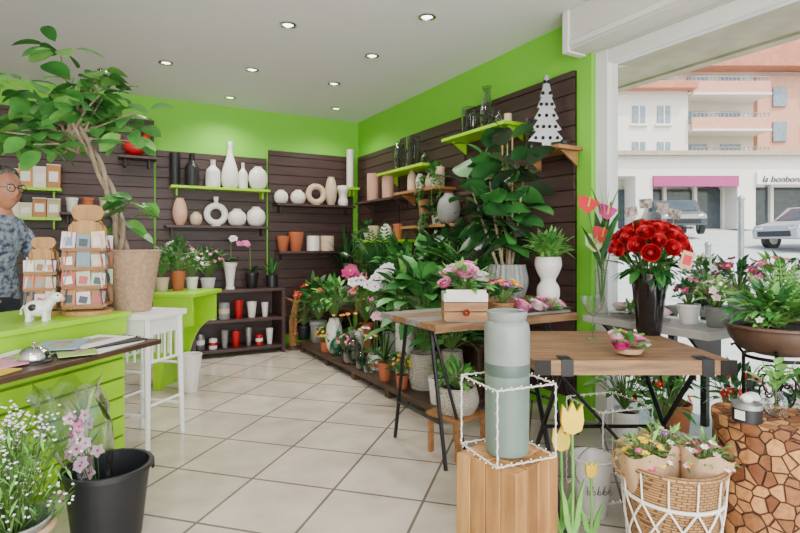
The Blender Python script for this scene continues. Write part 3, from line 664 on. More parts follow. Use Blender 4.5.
for k in range(4): b.tube([(R.uniform(-.05,.05),R.uniform(-.05,.05),0),(R.uniform(-.05,.05),R.uniform(-.04,.04),.3),(R.uniform(-.08,.08),0,.62)],[.022,.018,.012],M_wood,7)
for k in range(4): b.tube([(0,0,.15+.12*k),(R.choice([-1,1])*.1,-.03,.2+.12*k)],[.014,.008],M_wood,6)
b.lathe((0,0,0),[(.001,0),(.09,0),(.09,.03),(.001,.03)],M_dkwood,16); b.make('driftwood_stand',(x,-.3,0))
# ================= RIGHT WALL SHELVES
def rshelf(u0,u1,v,off=.22,m=M_lime,name='wall_shelf'):
    y0,_=rw(u0,off/2+.03); y1,_=rw(u1,off/2+.03); ym,t=rw((u0+u1)/2,off/2+.03); z=zz(v,t)
    b=B(); b.bb((-off-.03,0,-.025),(-.031,y0-y1,0),m)
    for yy in(.05,y0-y1-.05): b.prism([(-.031,-.12),(-.031,-.025),(-.18,-.025)],yy-.008,yy+.008,m)
    b.make(name,(0,y1,z),bevel=.002); return z,off/2+.03
def rvase(u,w,vtop,sh,kind,m,name='ceramic_vase',**k):
    z,off=sh; y,t=rw(u,off); h=zz(vtop,t)-z; r=w/2*t/F; b=B(); vase(b,kind,min(r,.1),max(h,.05),m,**k); b.make(name,(-off,y,z+.0005))
r1=rshelf(452,516,131); rvase(469,15,108,r1,'cyl',M_gglass,'glass_vase'); rvase(487,14,87,r1,'neck',M_gglass,'glass_vase'); rvase(499,8,110,r1,'bottle',M_glass,'glass_vase'); rvase(508,8,114,r1,'cyl',M_beige)
r2=rshelf(386,432,169); rvase(400,12,142,r2,'egg',M_gglass,'glass_vase'); rvase(413,14,137,r2,'cyl',M_gglass,'glass_vase'); rvase(425,8,150,r2,'bottle',M_gglass,'glass_vase')
r3=rshelf(524,571,150,m=M_wood); rvase(530,8,118,r3,'cyl',M_gglass,'glass_vase')
z,off=r3; y,t=rw(546,off); b=B(); hh=zz(76,t)-z; w=.12
poly=[(-.03,0),(-.03,.05)]; nT=6
for k in range(nT): zk=.05+(hh-.05)*k/nT; wk=w*(1-k/nT); poly+= [(-wk,zk+.01),(-wk*.55,zk+(hh-.05)/nT)]
poly+=[(0,hh)]; poly=poly+[(-x,z_) for x,z_ in poly[::-1][1:]]
b.prism(poly,-.015,.015,M_zinc)
for k in range(nT):
    zk=.08+(hh-.05)*k/nT; wk=w*(1-k/nT)*.6; nn=max(1,4-k//2)
    for j in range(nn):
        xx=-wk+2*wk*(j/max(1,nn-1)) if nn>1 else 0; b.ball((xx,-.018,zk),.012,M_black,8,6); b.ball((xx,.018,zk),.012,M_black,8,6)
b.box((0,0,.006),(.12,.08,.012),M_zinc); b.make('metal_christmas_tree',(-off,y,z+.0005),-YAW)
rvase(564,8,140,r3,'ball',M_blackp)
r4=rshelf(364,400,200,m=M_brown); rvase(373,12,174,r4,'cyl',M_pink); rvase(388,12,173,r4,'cyl',M_pink)
r5=rshelf(403,446,190,m=M_wood); rvase(412,9,165,r5,'bottle',M_beige); rvase(430,10,165,r5,'tall',M_beige); rvase(420,9,174,r5,'egg',M_cer); rvase(440,9,167,r5,'cyl',M_beige)
r6=rshelf(364,405,240,m=M_lime); rvase(374,12,226,r6,'pot',M_beige,'flower_pot'); rvase(386,12,224,r6,'ball',M_cer); rvase(398,10,224,r6,'pot',M_terra,'flower_pot')
r7=rshelf(410,465,225,m=M_wood); rvase(425,14,200,r7,'taper',M_wick,'wicker_basket'); rvase(449,24,193,r7,'ball',M_grey)
r8=rshelf(470,520,190,m=M_brown); rvase(480,12,160,r8,'bottle',M_gglass,'glass_vase'); 
# low platform + bench
b=B(); b.bb((-.9,-3.05,.06),(-.12,-.45,.1),M_dkwood)
for y in(-3.0,-2.4,-1.8,-1.2,-.5):
    for x in(-.86,-.16): b.bb((x-.03,y-.03,0),(x+.03,y+.03,.06),M_dkwood)
b.make('plant_platform',bevel=.004)
b=B(); b.bb((-.5,-3.0,.42),(-.06,-.15,.45),M_dkwood)
for y in(-2.95,-2.0,-1.1,-.5):
    for x in(-.47,-.14): b.bb((x-.02,y-.02,.1),(x+.02,y+.02,.42),M_dkwood)
b.make('plant_bench',bevel=.003)
def prow(name,u,off,zb,wpx,ph,kind,pm,fn,**k):
    y,t=rw(u,off); y=min(y,-.15-wpx/2*t/F); potplant(name,(-off,y,zb+.0005),wpx/2*t/F,ph,kind,pm,lambda b,h:fn(b,h,t),**k)
R.seed(77)
P=.1
prow('potted_anthurium',304,.8,P,15,.15,'pot',M_blackp,lambda b,h,t:(rosette(b,(0,0,h),14,.13,.07,[M_ld,M_lm],1.1,.9,1,None,.2),simpleflowers(b,(0,0,h),9,.14,.45,[M_rf],.04)))
prow('potted_flowers',318,.72,P,17,.22,'pot',M_grey,lambda b,h,t:bush(b,(0,0,h+.22),.17,.2,90,.12,.05,[M_lm,M_ld],base=(0,0,h),fl=[M_rf,M_rf,M_of],nf=16,fr=.035))
prow('potted_plant',334,.78,P,18,.32,'egg',M_cer,lambda b,h,t:bush(b,(0,0,h+.2),.16,.18,80,.12,.06,[M_lm,M_ll],base=(0,0,h),shape=1))
prow('potted_kalanchoe',326,.84,P,12,.1,'pot',M_terra,lambda b,h,t:bush(b,(0,0,h+.06),.09,.07,40,.06,.035,[M_ld,M_lm],base=(0,0,h),shape=3,fl=[M_yf,M_of],nf=26,fr=.016))
prow('potted_orchid',357,.7,P,15,.25,'pot',M_cer,lambda b,h,t:orchid(b,(0,0,h),.6,M_mf,2,.048,M_yf,8))
prow('potted_begonia',366,.58,P,15,.3,'pot',M_terra,lambda b,h,t:bush(b,(0,0,h+.2),.15,.2,70,.1,.05,[M_ll,M_lm],base=(0,0,h),shape=1,fl=[M_rf,M_pf],nf=22,fr=.03))
prow('potted_orchid',377,.74,P,17,.13,'pot',M_cer,lambda b,h,t:(orchid(b,(0,0,h),.7,M_wf,3,.04,None,7),b.lathe((0,0,0),[(.075,.03),(.078,.06)],M_terra,20)))
prow('potted_orchid',394,.62,P,18,.3,'pot',M_grey,lambda b,h,t:orchid(b,(0,0,h),.55,M_wf,3,.04,None,7))
prow('potted_orchid',385,.85,P,15,.14,'taper',M_terra,lambda b,h,t:(rosette(b,(0,0,h),16,.28,.022,[M_lo,M_lb],1.3,.6),orchid(b,(0,0,h),.4,M_lpf,1,.03)))
prow('potted_dracaena',405,.66,P,19,.42,'cyl',M_cer,lambda b,h,t:bush(b,(0,0,h+.22),.13,.22,70,.18,.05,[M_lm,M_ld,M_ll],base=(0,0,h)))
prow('potted_spathiphyllum',424,.7,P,32,.25,'barrel',M_wickw,lambda b,h,t:(rosette(b,(0,0,h),30,.26,.12,[M_lm,M_lm,M_lfi],1.25,1.1,3,None,.46),bush(b,(0,0,h+.32),.13,.3,34,.24,.11,[M_lm,M_ld,M_lfi],base=(0,0,h),droop=1.2,shape=3)))
prow('potted_succulent',438,.82,P,20,.17,'pot',M_cer,lambda b,h,t:rosette(b,(0,0,h),20,.13,.04,[M_ll,M_lm],1.0,.3))
prow('potted_plant',452,.62,P,24,.3,'barrel',M_wickw,lambda b,h,t:bush(b,(0,0,h+.1),.17,.14,60,.14,.05,[M_lm,M_ll],base=(0,0,h)))
prow('potted_kalanchoe',346,.85,P,11,.1,'pot',M_blackp,lambda b,h,t:bush(b,(0,0,h+.06),.08,.07,40,.06,.035,[M_ld,M_lm],base=(0,0,h),shape=3,fl=[M_mf,M_pf],nf=26,fr=.016))
prow('potted_kalanchoe',402,.85,P,13,.1,'pot',M_terra,lambda b,h,t:bush(b,(0,0,h+.06),.08,.07,40,.06,.035,[M_ld,M_lm],base=(0,0,h),shape=3,fl=[M_of,M_yf],nf=24,fr=.016))
for (u,off,w,h,m) in ((338,.8,17,.22,M_tglass),(353,.82,19,.27,M_gglass),(363,.84,14,.18,M_tglass),(370,.85,12,.14,M_glass)):
    y,t=rw(u,off); b=B(); vase(b,'demi',w/2*t/F,h,m); 
    for k in range(3): a=R.uniform(0,6.28); b.tube([(0,0,.03),(0,0,h),(math.cos(a)*.05,math.sin(a)*.05,h+.15)],.002,M_stem,4); b.flower((math.cos(a)*.05,math.sin(a)*.05,h+.15),(0,-.5,1),.02,R.choice([M_of,M_wf]),M_yf)
    b.make('glass_demijohn',(-off,y,P+.0005))
Q=.45
prow('potted_yucca',346,.3,Q,16,.2,'pot',M_grey,lambda b,h,t:rosette(b,(0,0,h+.2),44,.5,.045,[M_ld,M_lb,M_ld],1.25,.9))
prow('potted_croton',362,.32,Q,16,.2,'pot',M_terra,lambda b,h,t:bush(b,(0,0,h+.2),.18,.22,90,.15,.05,[M_lo,M_ld,M_lb],base=(0,0,h)))
prow('potted_palm',382,.3,Q,18,.25,'cyl',M_blackp,lambda b,h,t:fern(b,(0,0,h),18,.6,.15,M_ld,1.3,1.1,18))
prow('potted_philodendron',402,.32,Q,20,.2,'pot',M_cer,lambda b,h,t:bush(b,(0,0,h+.24),.22,.26,90,.14,.09,[M_lm,M_ld],base=(0,0,h),shape=1,droop=1))
prow('potted_fern',420,.28,Q,18,.22,'pot',M_grey,lambda b,h,t:fern(b,(0,0,h),26,.5,.12,M_lm,1.2,1.4,16))
prow('potted_philodendron',438,.34,Q,22,.2,'pot',M_wickw,lambda b,h,t:bush(b,(0,0,h+.28),.22,.3,100,.15,.1,[M_ll,M_lm,M_ld],base=(0,0,h),shape=1,droop=1))
prow('potted_calathea',458,.3,Q,22,.25,'pot',M_cer,lambda b,h,t:rosette(b,(0,0,h),30,.22,.12,[M_ld,M_lb],1.3,.9,3,None,.4))
prow('potted_fern',478,.3,Q,22,.3,'cyl',M_blackp,lambda b,h,t:fern(b,(0,0,h),28,.55,.11,M_lm,1.25,1.3,16))
prow('potted_hydrangea',372,.44,Q,14,.2,'pot',M_cer,lambda b,h,t:bush(b,(0,0,h+.1),.13,.12,60,.1,.06,[M_lm,M_ld],base=(0,0,h),fl=[M_pf,M_lpf],nf=40,fr=.022))
for (sh,u,m) in ((r5,436,M_lm),(r6,368,M_ld),(r8,505,M_lm),(r7,437,M_ld)):
    z,off=sh; y,t=rw(u,off); b=B(); vase(b,'pot',.05,.08,M_cer,soil=M_soil); bush(b,(0,0,.12),.09,.07,40,.08,.05,[m],base=(0,0,.07),shape=1)
    for k in range(9):
        a=R.uniform(1.9,4.4); pts=[Vector((.04*math.cos(a),.04*math.sin(a),.08)),Vector((.13*math.cos(a),.13*math.sin(a),.1))]
        L=R.uniform(.12,.32); pts+= [pts[1]+Vector((.03*math.cos(a),.03*math.sin(a),-L*q)) for q in(.3,.6,1)]; b.tube(pts,.002,M_stem,4)
        for j in range(8): q=pts[1].lerp(pts[-1],j/8); b.leaf(q,(R.uniform(-1,1),R.uniform(-1,1),-.2),.055,.04,m,.6,.15,3,None,0,1)
    b.clamp((-off,y,0)); b.make('trailing_plant',(-off,y,z+.001))
# ================= TABLE 1 (back)
b=B(); X1,X2,Y1,Y2=-1.3,-.32,-3.67,-3.1
for k in range(4): yy=Y1+(Y2-Y1)*k/4; b.bb((X1,yy+.002,.7),(X2,yy+(Y2-Y1)/4-.002,.73),M_gwood if k%2 else M_rust)
b.bb((X1-.001,Y1-.008,.69),(X2,Y1+.0015,.731),M_rust)
for x in(X1+.08,X2-.1):
    b.tube([(x,Y1+.02,0),(x,Y1+.16,.69)],.011,M_black,6); b.tube([(x,Y2-.03,0),(x,Y2-.16,.69)],.011,M_black,6); b.tube([(x,Y1+.06,.22),(x,Y2-.07,.22)],.009,M_black,6); b.tube([(x,Y1+.1,.68),(x,Y2-.1,.68)],.011,M_black,6)
    b.tube([(x+.16,Y1+.05,0),(x,Y1+.14,.69)],.009,M_black,6)
b.make('trestle_table')
b=B(); b.bb((-.78,-3.52,.7305),(-.34,-3.12,.8),M_wood); b.make('display_riser',bevel=.004)
# rubber plant
R.seed(9)
p=Vector((-.52,-3.3,.8005)); b=B(); vase(b,'barrel',.125,.2,M_grey,soil=M_soil,rib=.03,ribn=22,seg=88)
for (dr,df,h) in ((0,0,1.0),(-.13,.03,.9),(-.24,.0,.72),(.1,-.03,.78),(.02,-.08,.6),(-.12,-.08,.62)):
    ln=rt*dr+fw*df+Vector((0,0,h)); s0=ln*.2; s0.z=.15; b.tube([s0,(s0+ln)/2,ln],[.01,.008,.004],M_bark,6)
    for k in range(15):
        t=.3+.7*k/14; q=s0.lerp(ln,t); a=k*2.4+dr*30; e=-.1+1.0*t*t; d=Vector((math.cos(a)*math.cos(e),math.sin(a)*math.cos(e),math.sin(e)))
        b.tube([q,q+d*.03],.0035,M_stem,4,False)
        b.leaf(q+d*.03,d,R.uniform(.18,.25),R.uniform(.11,.15),R.choice([M_ld,M_lb,M_lb,M_ld,M_lm]),1.1,.12,7,None,R.uniform(-.9,.9),3)
for x,y in((.04,0),(-.04,0)): b.tube([(x,y,.15),(x,y,1.0)],.005,M_lwood,5)
b.clamp(p,-.04); b.make('potted_rubber_plant',p)
p=at(561,3.16); b=B(); vase(b,'hour',.078,.25,M_cer,soil=M_soil); fern(b,(0,0,.22),34,.2,.05,M_ll,1.2,1.0,12); bush(b,(0,0,.3),.1,.07,90,.08,.025,[M_ll,M_lm],base=(0,0,.22)); b.make('planter_with_fern',(-.42,p.y,.8005))
p=at(603,2.98); b=B(); vase(b,'cyl',.035,.26,M_glass)
for (dx,dz,m,r) in ((-.08,.62,M_rf,.05),(.03,.58,M_mf,.045),(.0,.45,M_rf,.045),(-.04,.4,M_cream,.05),(.05,.38,M_vf,.04)):
    q=rt*dx+Vector((0,0,dz)); b.tube([(0,0,.03),rt*dx*.4+Vector((0,0,dz*.6)),q],.004,M_stem,5); b.leaf(q-rt*r,(rt+fw*-.1+Vector((0,0,.4))),r*2.4,r*2.4,m,.5,.1,6,None,1.2,1); b.tube([q-fw*.01,q+Vector((0,0,.05))-fw*.04],[.006,.003],M_yf,6)
for k in range(6): a=R.uniform(0,6.28); b.leaf((0,0,.25+.03*k),(math.cos(a)*.4,math.sin(a)*.4,1),.3,.05,R.choice([M_lm,M_ld]),.6,.2,6)
for k in range(4): b.leaf(rt*.02+Vector((0,0,.5)),rt*(.2*k-.3)+Vector((0,0,1)),.28,.03,M_ll,.5)
b.clamp((-.22,-3.76,0),-.01,9); b.make('vase_of_anthuriums',(-.22,-3.76,.7205))
# crate with peonies
p=at(464,2.74,.7305); b=B()
for k in range(3):
    mm=M_wood if k<2 else M_cer
    b.box((0,-.08,.03+.047*k),(.22,.012,.042),mm); b.box((0,.08,.03+.047*k),(.22,.012,.042),mm)
    for x in(-.105,.105): b.box((x,0,.03+.047*k),(.012,.148,.042),mm)
b.box((0,0,.006),(.198,.148,.012),M_gwood); b.box((0,-.092,.14),(.2,.012,.05),M_cer); b.box((0,0,.1),(.19,.14,.01),M_soil); b.rose((0,-.09,.05),(0,-1,0),.016,M_terra,3)
bush(b,(0,0,.19),.13,.07,60,.09,.035,[M_lm,M_ll],base=(0,0,.1))
for (dx,dy,dz,r,m) in ((0,-.05,.23,.05,M_pf),(-.07,0,.22,.042,M_lpf),(.07,-.01,.21,.04,M_wf),(.02,.05,.26,.04,M_pf),(-.04,.05,.25,.035,M_wf),(-.1,-.05,.18,.03,M_mf),(.1,.04,.2,.03,M_lpf)):
    b.rose((dx,dy,dz),(dx*3,dy*3-.3,1),r,m,5,M_lpf,.3)
b.make('crate_of_peonies',p,-YAW)
p=at(503,2.86,.7305); b=B(); vase(b,'pot',.06,.08,M_wick,soil=M_soil); bush(b,(0,0,.12),.1,.05,40,.07,.03,[M_lm,M_ld],base=(0,0,.07)); simpleflowers(b,(0,0,.08),18,.1,.12,[M_of,M_vf,M_mf,M_yf],.028); b.make('basket_of_flowers',p)
def garland(loc,rz,fl,L):
    b=B(); bush(b,(0,0,.03),.11,.025,50,.07,.025,[M_lm,M_ll],stems=False,lo=0)
    for (dx,dy,dz,r,m) in fl: b.rose((dx,dy,dz),(R.uniform(-.4,.4),-.5,1),r,m,5,M_lpf if m==M_pf else None,.25)
    b.box((0,0,.008),(L,.1,.014),M_gwood); b.make('peony_garland',loc,rz)
garland((-.52,-3.59,.7305),0,((-.16,0,.03,.045,M_pf),(-.06,-.02,.03,.04,M_lpf),(.03,.01,.035,.045,M_pf),(.11,0,.03,.04,M_lpf),(.16,.02,.03,.03,M_mf)),.36)
garland((-.16,-3.96,.7205),pi/2,((-.12,0,.03,.04,M_lpf),(-.03,-.02,.03,.035,M_of),(.05,.01,.03,.04,M_wf),(.12,.0,.03,.035,M_lpf)),.3)
# ================= TABLE 2 (front)
t2=at(637,2.0); TR=-YAW
b=B(); Lx0,Lx1=-.39,.37
for k in range(4): b.bb((Lx0,.7*k/4+.001,.645),(Lx1,.7*(k+1)/4-.003,.68),M_rust)
b.bb((Lx0,-.012,.63),(Lx1,0,.685),M_rust)
for x in(Lx0+.1,Lx1-.13): b.bb((x,-.016,.626),(x+.045,.7,.6445),M_black); b.bb((x,-.017,.626),(x+.045,-.0125,.688),M_black); b.bb((x,-.012,.686),(x+.045,.06,.689),M_black)
for x in(Lx0+.03,Lx1-.03): b.bb((x-.03,-.017,.63),(x+.03,-.0125,.686),M_iron)
for x in(Lx0+.13,Lx1-.1):
    b.tube([(x,.04,0),(x,.62,.63)],.011,M_black,6); b.tube([(x,.62,0),(x,.08,.63)],.011,M_black,6)
b.tube([(Lx0+.13,.33,.32),(Lx1-.1,.33,.32)],.009,M_black,6); b.tube([(Lx0+.13,.1,.6),(Lx1-.1,.5,.05)],.008,M_black,6)
b.make('rustic_folding_table',t2,TR)
p=at(649,2.6); b=B(); vase(b,'taper',.085,.3,M_blackg,inner=.94); 
NR=34
for i in range(NR):
    th=math.acos(1-1.02*(i+.5)/NR); a=i*2.4; dn=Vector((math.sin(th)*math.cos(a),math.sin(th)*math.sin(a),math.cos(th))); q=Vector((dn.x*.165,dn.y*.165,.4+dn.z*.145)); b.tube([(0,0,.1),(q.x*.4,q.y*.4,.3),q],.003,M_stem,4,False); b.rose(q-dn*.015,dn+Vector((0,0,.15)),.034*R.uniform(.9,1.1),M_rf,5,M_rf2,.14,M_rf2)
bush(b,(0,0,.33),.13,.06,80,.09,.045,[M_ld,M_lm],base=(0,0,.25),lo=-.9,up=-.1)
bush(b,(0,0,.42),.15,.13,60,.05,.03,[M_ld,M_lm],stems=False)
for k in range(9): a=k*.7; b.leaf((.13*math.cos(a),.13*math.sin(a),.34),(math.cos(a),math.sin(a),.4),.12,.05,M_lo,.6)
for (dx,dz) in((-.11,.6),(-.04,.64),(.04,.62),(.1,.59)): b.box(rt*dx-fw*.05+Vector((0,0,dz)),(.06,.004,.045),mat('tag_print','#9A8A7C','#2E2622',scale=50),rz=-YAW,ry=dx*2); b.tube([rt*dx*.8-fw*.05+Vector((0,0,.45)),rt*dx-fw*.05+Vector((0,0,dz))],.0015,M_lwood,4)
b.box(rt*.1-fw*.16+Vector((0,0,.37)),(.06,.004,.08),M_kraft,rz=-YAW,ry=.3); b.box(rt*.1-fw*.163+Vector((0,0,.37)),(.035,.004,.045),M_rf,rz=-YAW,ry=.3)
b.make('vase_of_red_roses',(p.x,p.y,.6805))
p=at(628,2.12); b=B(); bush(b,(0,0,.03),.06,.025,30,.06,.03,[M_lm,M_ll],stems=False,lo=0)
for (dx,dy,dz,r,m) in ((-.05,0,.02,.03,M_mf),(.02,-.02,.03,.035,M_pf),(.05,.03,.03,.03,M_mf),(0,.04,.05,.03,M_of),(-.03,.03,.05,.028,M_lpf),(.07,-.01,.02,.025,M_wf)): b.rose((dx,dy,dz),(dx*4,dy*4-.3,1),r,m,4,None,.25)
b.lathe((0,0,0),[(.001,0),(.05,0),(.06,.02),(.001,.02)],M_kraft,12); b.make('small_bouquet',(p.x,p.y,.6885))
p=at(593,2.45); b=B(); b.lathe((0,0,0),catm([(.035,0),(.03,.004),(.005,.01),(.004,.1),(.006,.11),(.04,.15),(.055,.2)],3),M_glass,20); b.make('coupe_glass',(p.x,p.y,.6805))
for (y,m,fl,pm) in ((-4.2,[M_ld,M_lm],M_mf,M_cer),(-4.34,[M_ll],M_lpf,M_grey)):
    b=B(); vase(b,'pot',.055,.1,pm,soil=M_soil); bush(b,(0,0,.15),.08,.07,50,.06,.025,m,base=(0,0,.08),fl=[fl],nf=14,fr=.022); b.clamp((-.1,y,0),-.01,5); b.make('potted_flowers',(-.1,y,.7205))
# ================= foreground right
R.seed(3)
p=at(507,1.83); b=B(); n=4; wd=.25
for i in range(n):
    for j in range(n):
        if 0<i<n-1 and 0<j<n-1: continue
        w=wd/n; b.box((-wd/2+w*(i+.5),-wd/2+w*(j+.5),.2+R.uniform(-.003,.003)),(w*.97,w*.97,.4),R.choice([M_lwood,woodmat('block_wood2','#94683A','#785028',(8,8,1.5)),woodmat('block_wood','#B5854C','#95683A',(8,8,1.5))]))
b.bb((-.063,-.063,.0),(.063,.063,.4),M_lwood); b.make('wooden_block_stand',(p.x,p.y,0),-YAW+.75,bevel=.004)
b=B(); VG=mat('vase_sage_grey','#66786E','#728479',rough=.3,scale=3); VB=mat('vase_pale_grey','#8B918D','#7E8581',rough=.35); VD=mat('vase_band','#4E5E58',rough=.35)
b.lathe((0,0,0),[(.001,0),(.068,0),(.074,.006),(.077,.3)],VG,36); b.lathe((0,0,0),catm([(.077,.3),(.078,.42),(.07,.448),(.062,.455),(.066,.462),(.07,.485),(.06,.485),(.055,.45),(.001,.3)],2),VB,36); b.lathe((0,0,0),[(.0765,.27),(.0785,.285),(.0785,.3),(.0775,.312)],VD,36)
b.make('tall_ceramic_vase',(p.x,p.y,.4045))
def cage(name,loc,s,h,rz,thick=.0022):
    b=B(); c=[(-s,-s),(s,-s),(s,s),(-s,s)]
    def wire(a,q):
        a=Vector(a);q=Vector(q); b.tube([a,q],thick,M_white,5); n=int((q-a).length/.035)
        pts=[]
        ref=(q-a).normalized().orthogonal(); r2=(q-a).normalized().cross(ref)
        for i in range(n*4+1): t=i/(n*4); pts.append(a.lerp(q,t)+(ref*math.cos(i*pi/2)+r2*math.sin(i*pi/2))*.0035)
        b.tube(pts,.0008,M_rope,3,False)
        for i in range(n): b.ball(a.lerp(q,(i+.5)/n)+ref*.005,.0022,M_bulb,6,4)
    for i in range(4):
        x,y=c[i];x2,y2=c[(i+1)%4]; wire((x,y,.006),(x2,y2,.006)); wire((x,y,h),(x2,y2,h)); wire((x,y,.006),(x,y,h))
    b.make(name,loc,rz)
cage('fairy_light_cube',(p.x,p.y,.4045),.115,.25,-YAW+.4)
q=at(608,2.42); cage('fairy_light_cube',(q.x,q.y,.002),.13,.4,-YAW+.3)
p=at(592,2.2); b=B(); vase(b,'taper',.085,.24,M_cer,inner=.95); b.torus((0,0,.24),.085,.005,M_cer); b.torus((0,0,.2),.1,.003,M_zinc,'Y',24,6,1,.8)
for k in range(5): b.box(-fw*.073+rt*(-.045+.022*k)+Vector((0,0,.13)),(.004,.004,.035),M_gwood,rz=-YAW,ry=.1*k); b.torus(-fw*.075+rt*(-.04+.022*k)+Vector((0,0,.12)),.008,.0018,M_gwood,'Y',10,5)
b.make('white_bucket',(p.x,p.y,0))
def tulip(name,u,d,h,r,m):
    p=at(u,d); b=B(); b.box((0,0,.008),(.07,.06,.016),M_ll); b.tube([(0,0,.01),(.004,0,h*.5),(0,0,h-r*2)],.006,M_ll,6)
    c=[(-.0,0),(-r*.8,r*.35),(-r,r*1.2),(-r*.85,r*2.6),(-r*.4,r*1.9),(0,r*2.8),(r*.4,r*1.9),(r*.85,r*2.6),(r,r*1.2),(r*.8,r*.35)]
    b.X=Matrix.Translation((0,0,h-r*2.4)); b.prism(c,-.008,.008,m); b.X=Matrix.Identity(4)
    for sg in(-1,1):
        b.prism([(0,.02),(sg*.03,h*.2),(sg*.045,h*.5),(sg*.02,h*.35),(0,h*.12)],-.005,.005,M_ll)
    b.make(name,(p.x,p.y,0),-YAW+R.uniform(-.2,.2),bevel=.002)
tulip('wooden_tulip',572,1.93,.53,.043,M_yf); tulip('wooden_tulip',561,2.0,.42,.034,M_yf); tulip('wooden_tulip',591,1.98,.3,.022,M_yf)
# macrame basket
p=at(672,1.8); b=B(); b.lathe((0,0,0),[(.001,0),(.115,0),(.125,.01),(.158,.37),(.163,.38),(.153,.38),(.12,.03),(.001,.03)],M_wick,36)
b.torus((0,0,.38),.158,.01,M_wick); b.torus((0,0,.28),.155,.006,M_rope,sub=6,seg=36); b.torus((0,0,.02),.13,.006,M_rope,sub=6,seg=36)
nn=12
for k in range(nn):
    for sg in(-1,1):
        pts=[]
        for i in range(9): t=i/8; z=.02+.26*t; r=.13+.026*t+.002; a=2*pi*k/nn+sg*t*2*pi/nn*2; pts.append((r*math.cos(a),r*math.sin(a),z))
        b.tube(pts,.0035,M_rope,5,False)
    a=2*pi*k/nn; b.tube([(.157*math.cos(a),.157*math.sin(a),.28),(.165*math.cos(a),.165*math.sin(a),.38)],.0035,M_rope,5,False)
for s in(-1,1): b.torus((rt.x*s*.168,rt.y*s*.168,.38),.04,.006,M_wick,'X',16,6)
for (dx,dy,ms) in ((-.065,-.01,[M_wf,M_mf,M_yf,M_yf]),(.06,-.03,[M_of,M_lpf,M_mf,M_wf]),(0,.06,[M_wf,M_lpf,M_vf])):
    o=rt*dx+fw*dy+Vector((0,0,.02)); b.X=Matrix.Translation(o)@Matrix.Rotation(dx*1.5,4,Vector((fw.x,fw.y,0)))
    vs=[];n=36
    for zq,r in((.15,.03),(.3,.065),(.38,.08),(.415,.086)):
        for k in range(n): a=2*pi*k/n; rr=r*(1+.05*math.sin(a*9+dx*30)*(zq>.3)); vs.append((rr*math.cos(a),rr*math.sin(a),zq+(.01*math.sin(a*5) if zq>.4 else 0)))
    b.add(vs,[(i*n+k,i*n+(k+1)%n,(i+1)*n+(k+1)%n,(i+1)*n+k) for i in range(3) for k in range(n)],M_kraft)
    simpleflowers(b,(0,0,.22),44,.085,.23,ms,.014); bush(b,(0,0,.4),.07,.05,80,.05,.01,[M_lo,M_ll],stems=False)
b.X=Matrix.Identity(4); b.make('macrame_basket_of_bouquets',(p.x,p.y,0))
def logmat():
    m=bpy.data.materials.new('split_log_ends'); m.use_nodes=True; nt=m.node_tree; pb=nt.nodes['Principled BSDF']; pb.inputs['Roughness'].default_value=.75
    tc=nt.nodes.new('ShaderNodeTexCoord'); v=nt.nodes.new('ShaderNodeTexVoronoi'); v.feature='DISTANCE_TO_EDGE'; v.inputs['Scale'].default_value=22; v2=nt.nodes.new('ShaderNodeTexVoronoi'); v2.inputs['Scale'].default_value=22
    ns=nt.nodes.new('ShaderNodeTexNoise'); ns.inputs['Scale'].default_value=60
    for q in(v,v2,ns): nt.links.new(tc.outputs['Object'],q.inputs['Vector'])
    r=nt.nodes.new('ShaderNodeValToRGB'); r.color_ramp.elements[0].position=.01; r.color_ramp.elements[0].color=lin('#6A4428'); r.color_ramp.elements[1].position=.06; r.color_ramp.elements[1].color=(1,1,1,1); nt.links.new(v.outputs['Distance'],r.inputs[0])
    r2=nt.nodes.new('ShaderNodeValToRGB'); r2.color_ramp.elements[0].position=.2; r2.color_ramp.elements[0].color=lin('#75431F'); r2.color_ramp.elements[1].position=.7; r2.color_ramp.elements[1].color=lin('#C88E54'); nt.links.new(v2.outputs['Color'],r2.inputs[0])
    mx=nt.nodes.new('ShaderNodeMix'); mx.data_type='RGBA'; mx.blend_type='MULTIPLY'; mx.inputs[0].default_value=1; nt.links.new(r.outputs[0],mx.inputs[6]); nt.links.new(r2.outputs[0],mx.inputs[7])
    r3=nt.nodes.new('ShaderNodeValToRGB'); r3.color_ramp.elements[0].position=.3; r3.color_ramp.elements[0].color=(.6,.52,.45,1); r3.color_ramp.elements[1].position=.6; nt.links.new(ns.outputs['Fac'],r3.inputs[0])
    m2=nt.nodes.new('ShaderNodeMix'); m2.data_type='RGBA'; m2.blend_type='MULTIPLY'; m2.inputs[0].default_value=.8; nt.links.new(mx.outputs[2],m2.inputs[6]); nt.links.new(r3.outputs[0],m2.inputs[7]); nt.links.new(m2.outputs[2],pb.inputs['Base Color'])
    bp=nt.nodes.new('ShaderNodeBump'); bp.inputs['Distance'].default_value=.01; nt.links.new(r.outputs[0],bp.inputs['Height']); nt.links.new(bp.outputs[0],pb.inputs['Normal']); return m
LM=logmat(); p=at(766,1.86); b=B(); b.lathe((0,0,0),[(.001,0),(.155,0),(.162,.01),(.165,.25),(.162,.49)],LM,60,.012,13); b.lathe((0,0,0),[(.162,.49),(.168,.492),(.168,.522),(.001,.522)],LM,48)
b.make('split_log_stool',(p.x,p.y,0))
q=at(776,1.84); b=B(); vase(b,'ball',.035,.09,M_glass); 
for k in range(9): a=R.uniform(0,6.28); e=Vector((math.cos(a)*.06,math.sin(a)*.06,R.uniform(.12,.2))); b.tube([(0,0,.02),(0,0,.09),e],.0015,M_stem,4,False); b.leaf(e*.8,(math.cos(a),math.sin(a),.6),.06,.03,R.choice([M_lm,M_ll]),.6); b.leaf((0,0,.1+.01*k),(math.cos(a),math.sin(a),.6),.06,.03,M_ll,.6)
b.make('glass_bud_vase',(q.x,q.y,.5225))
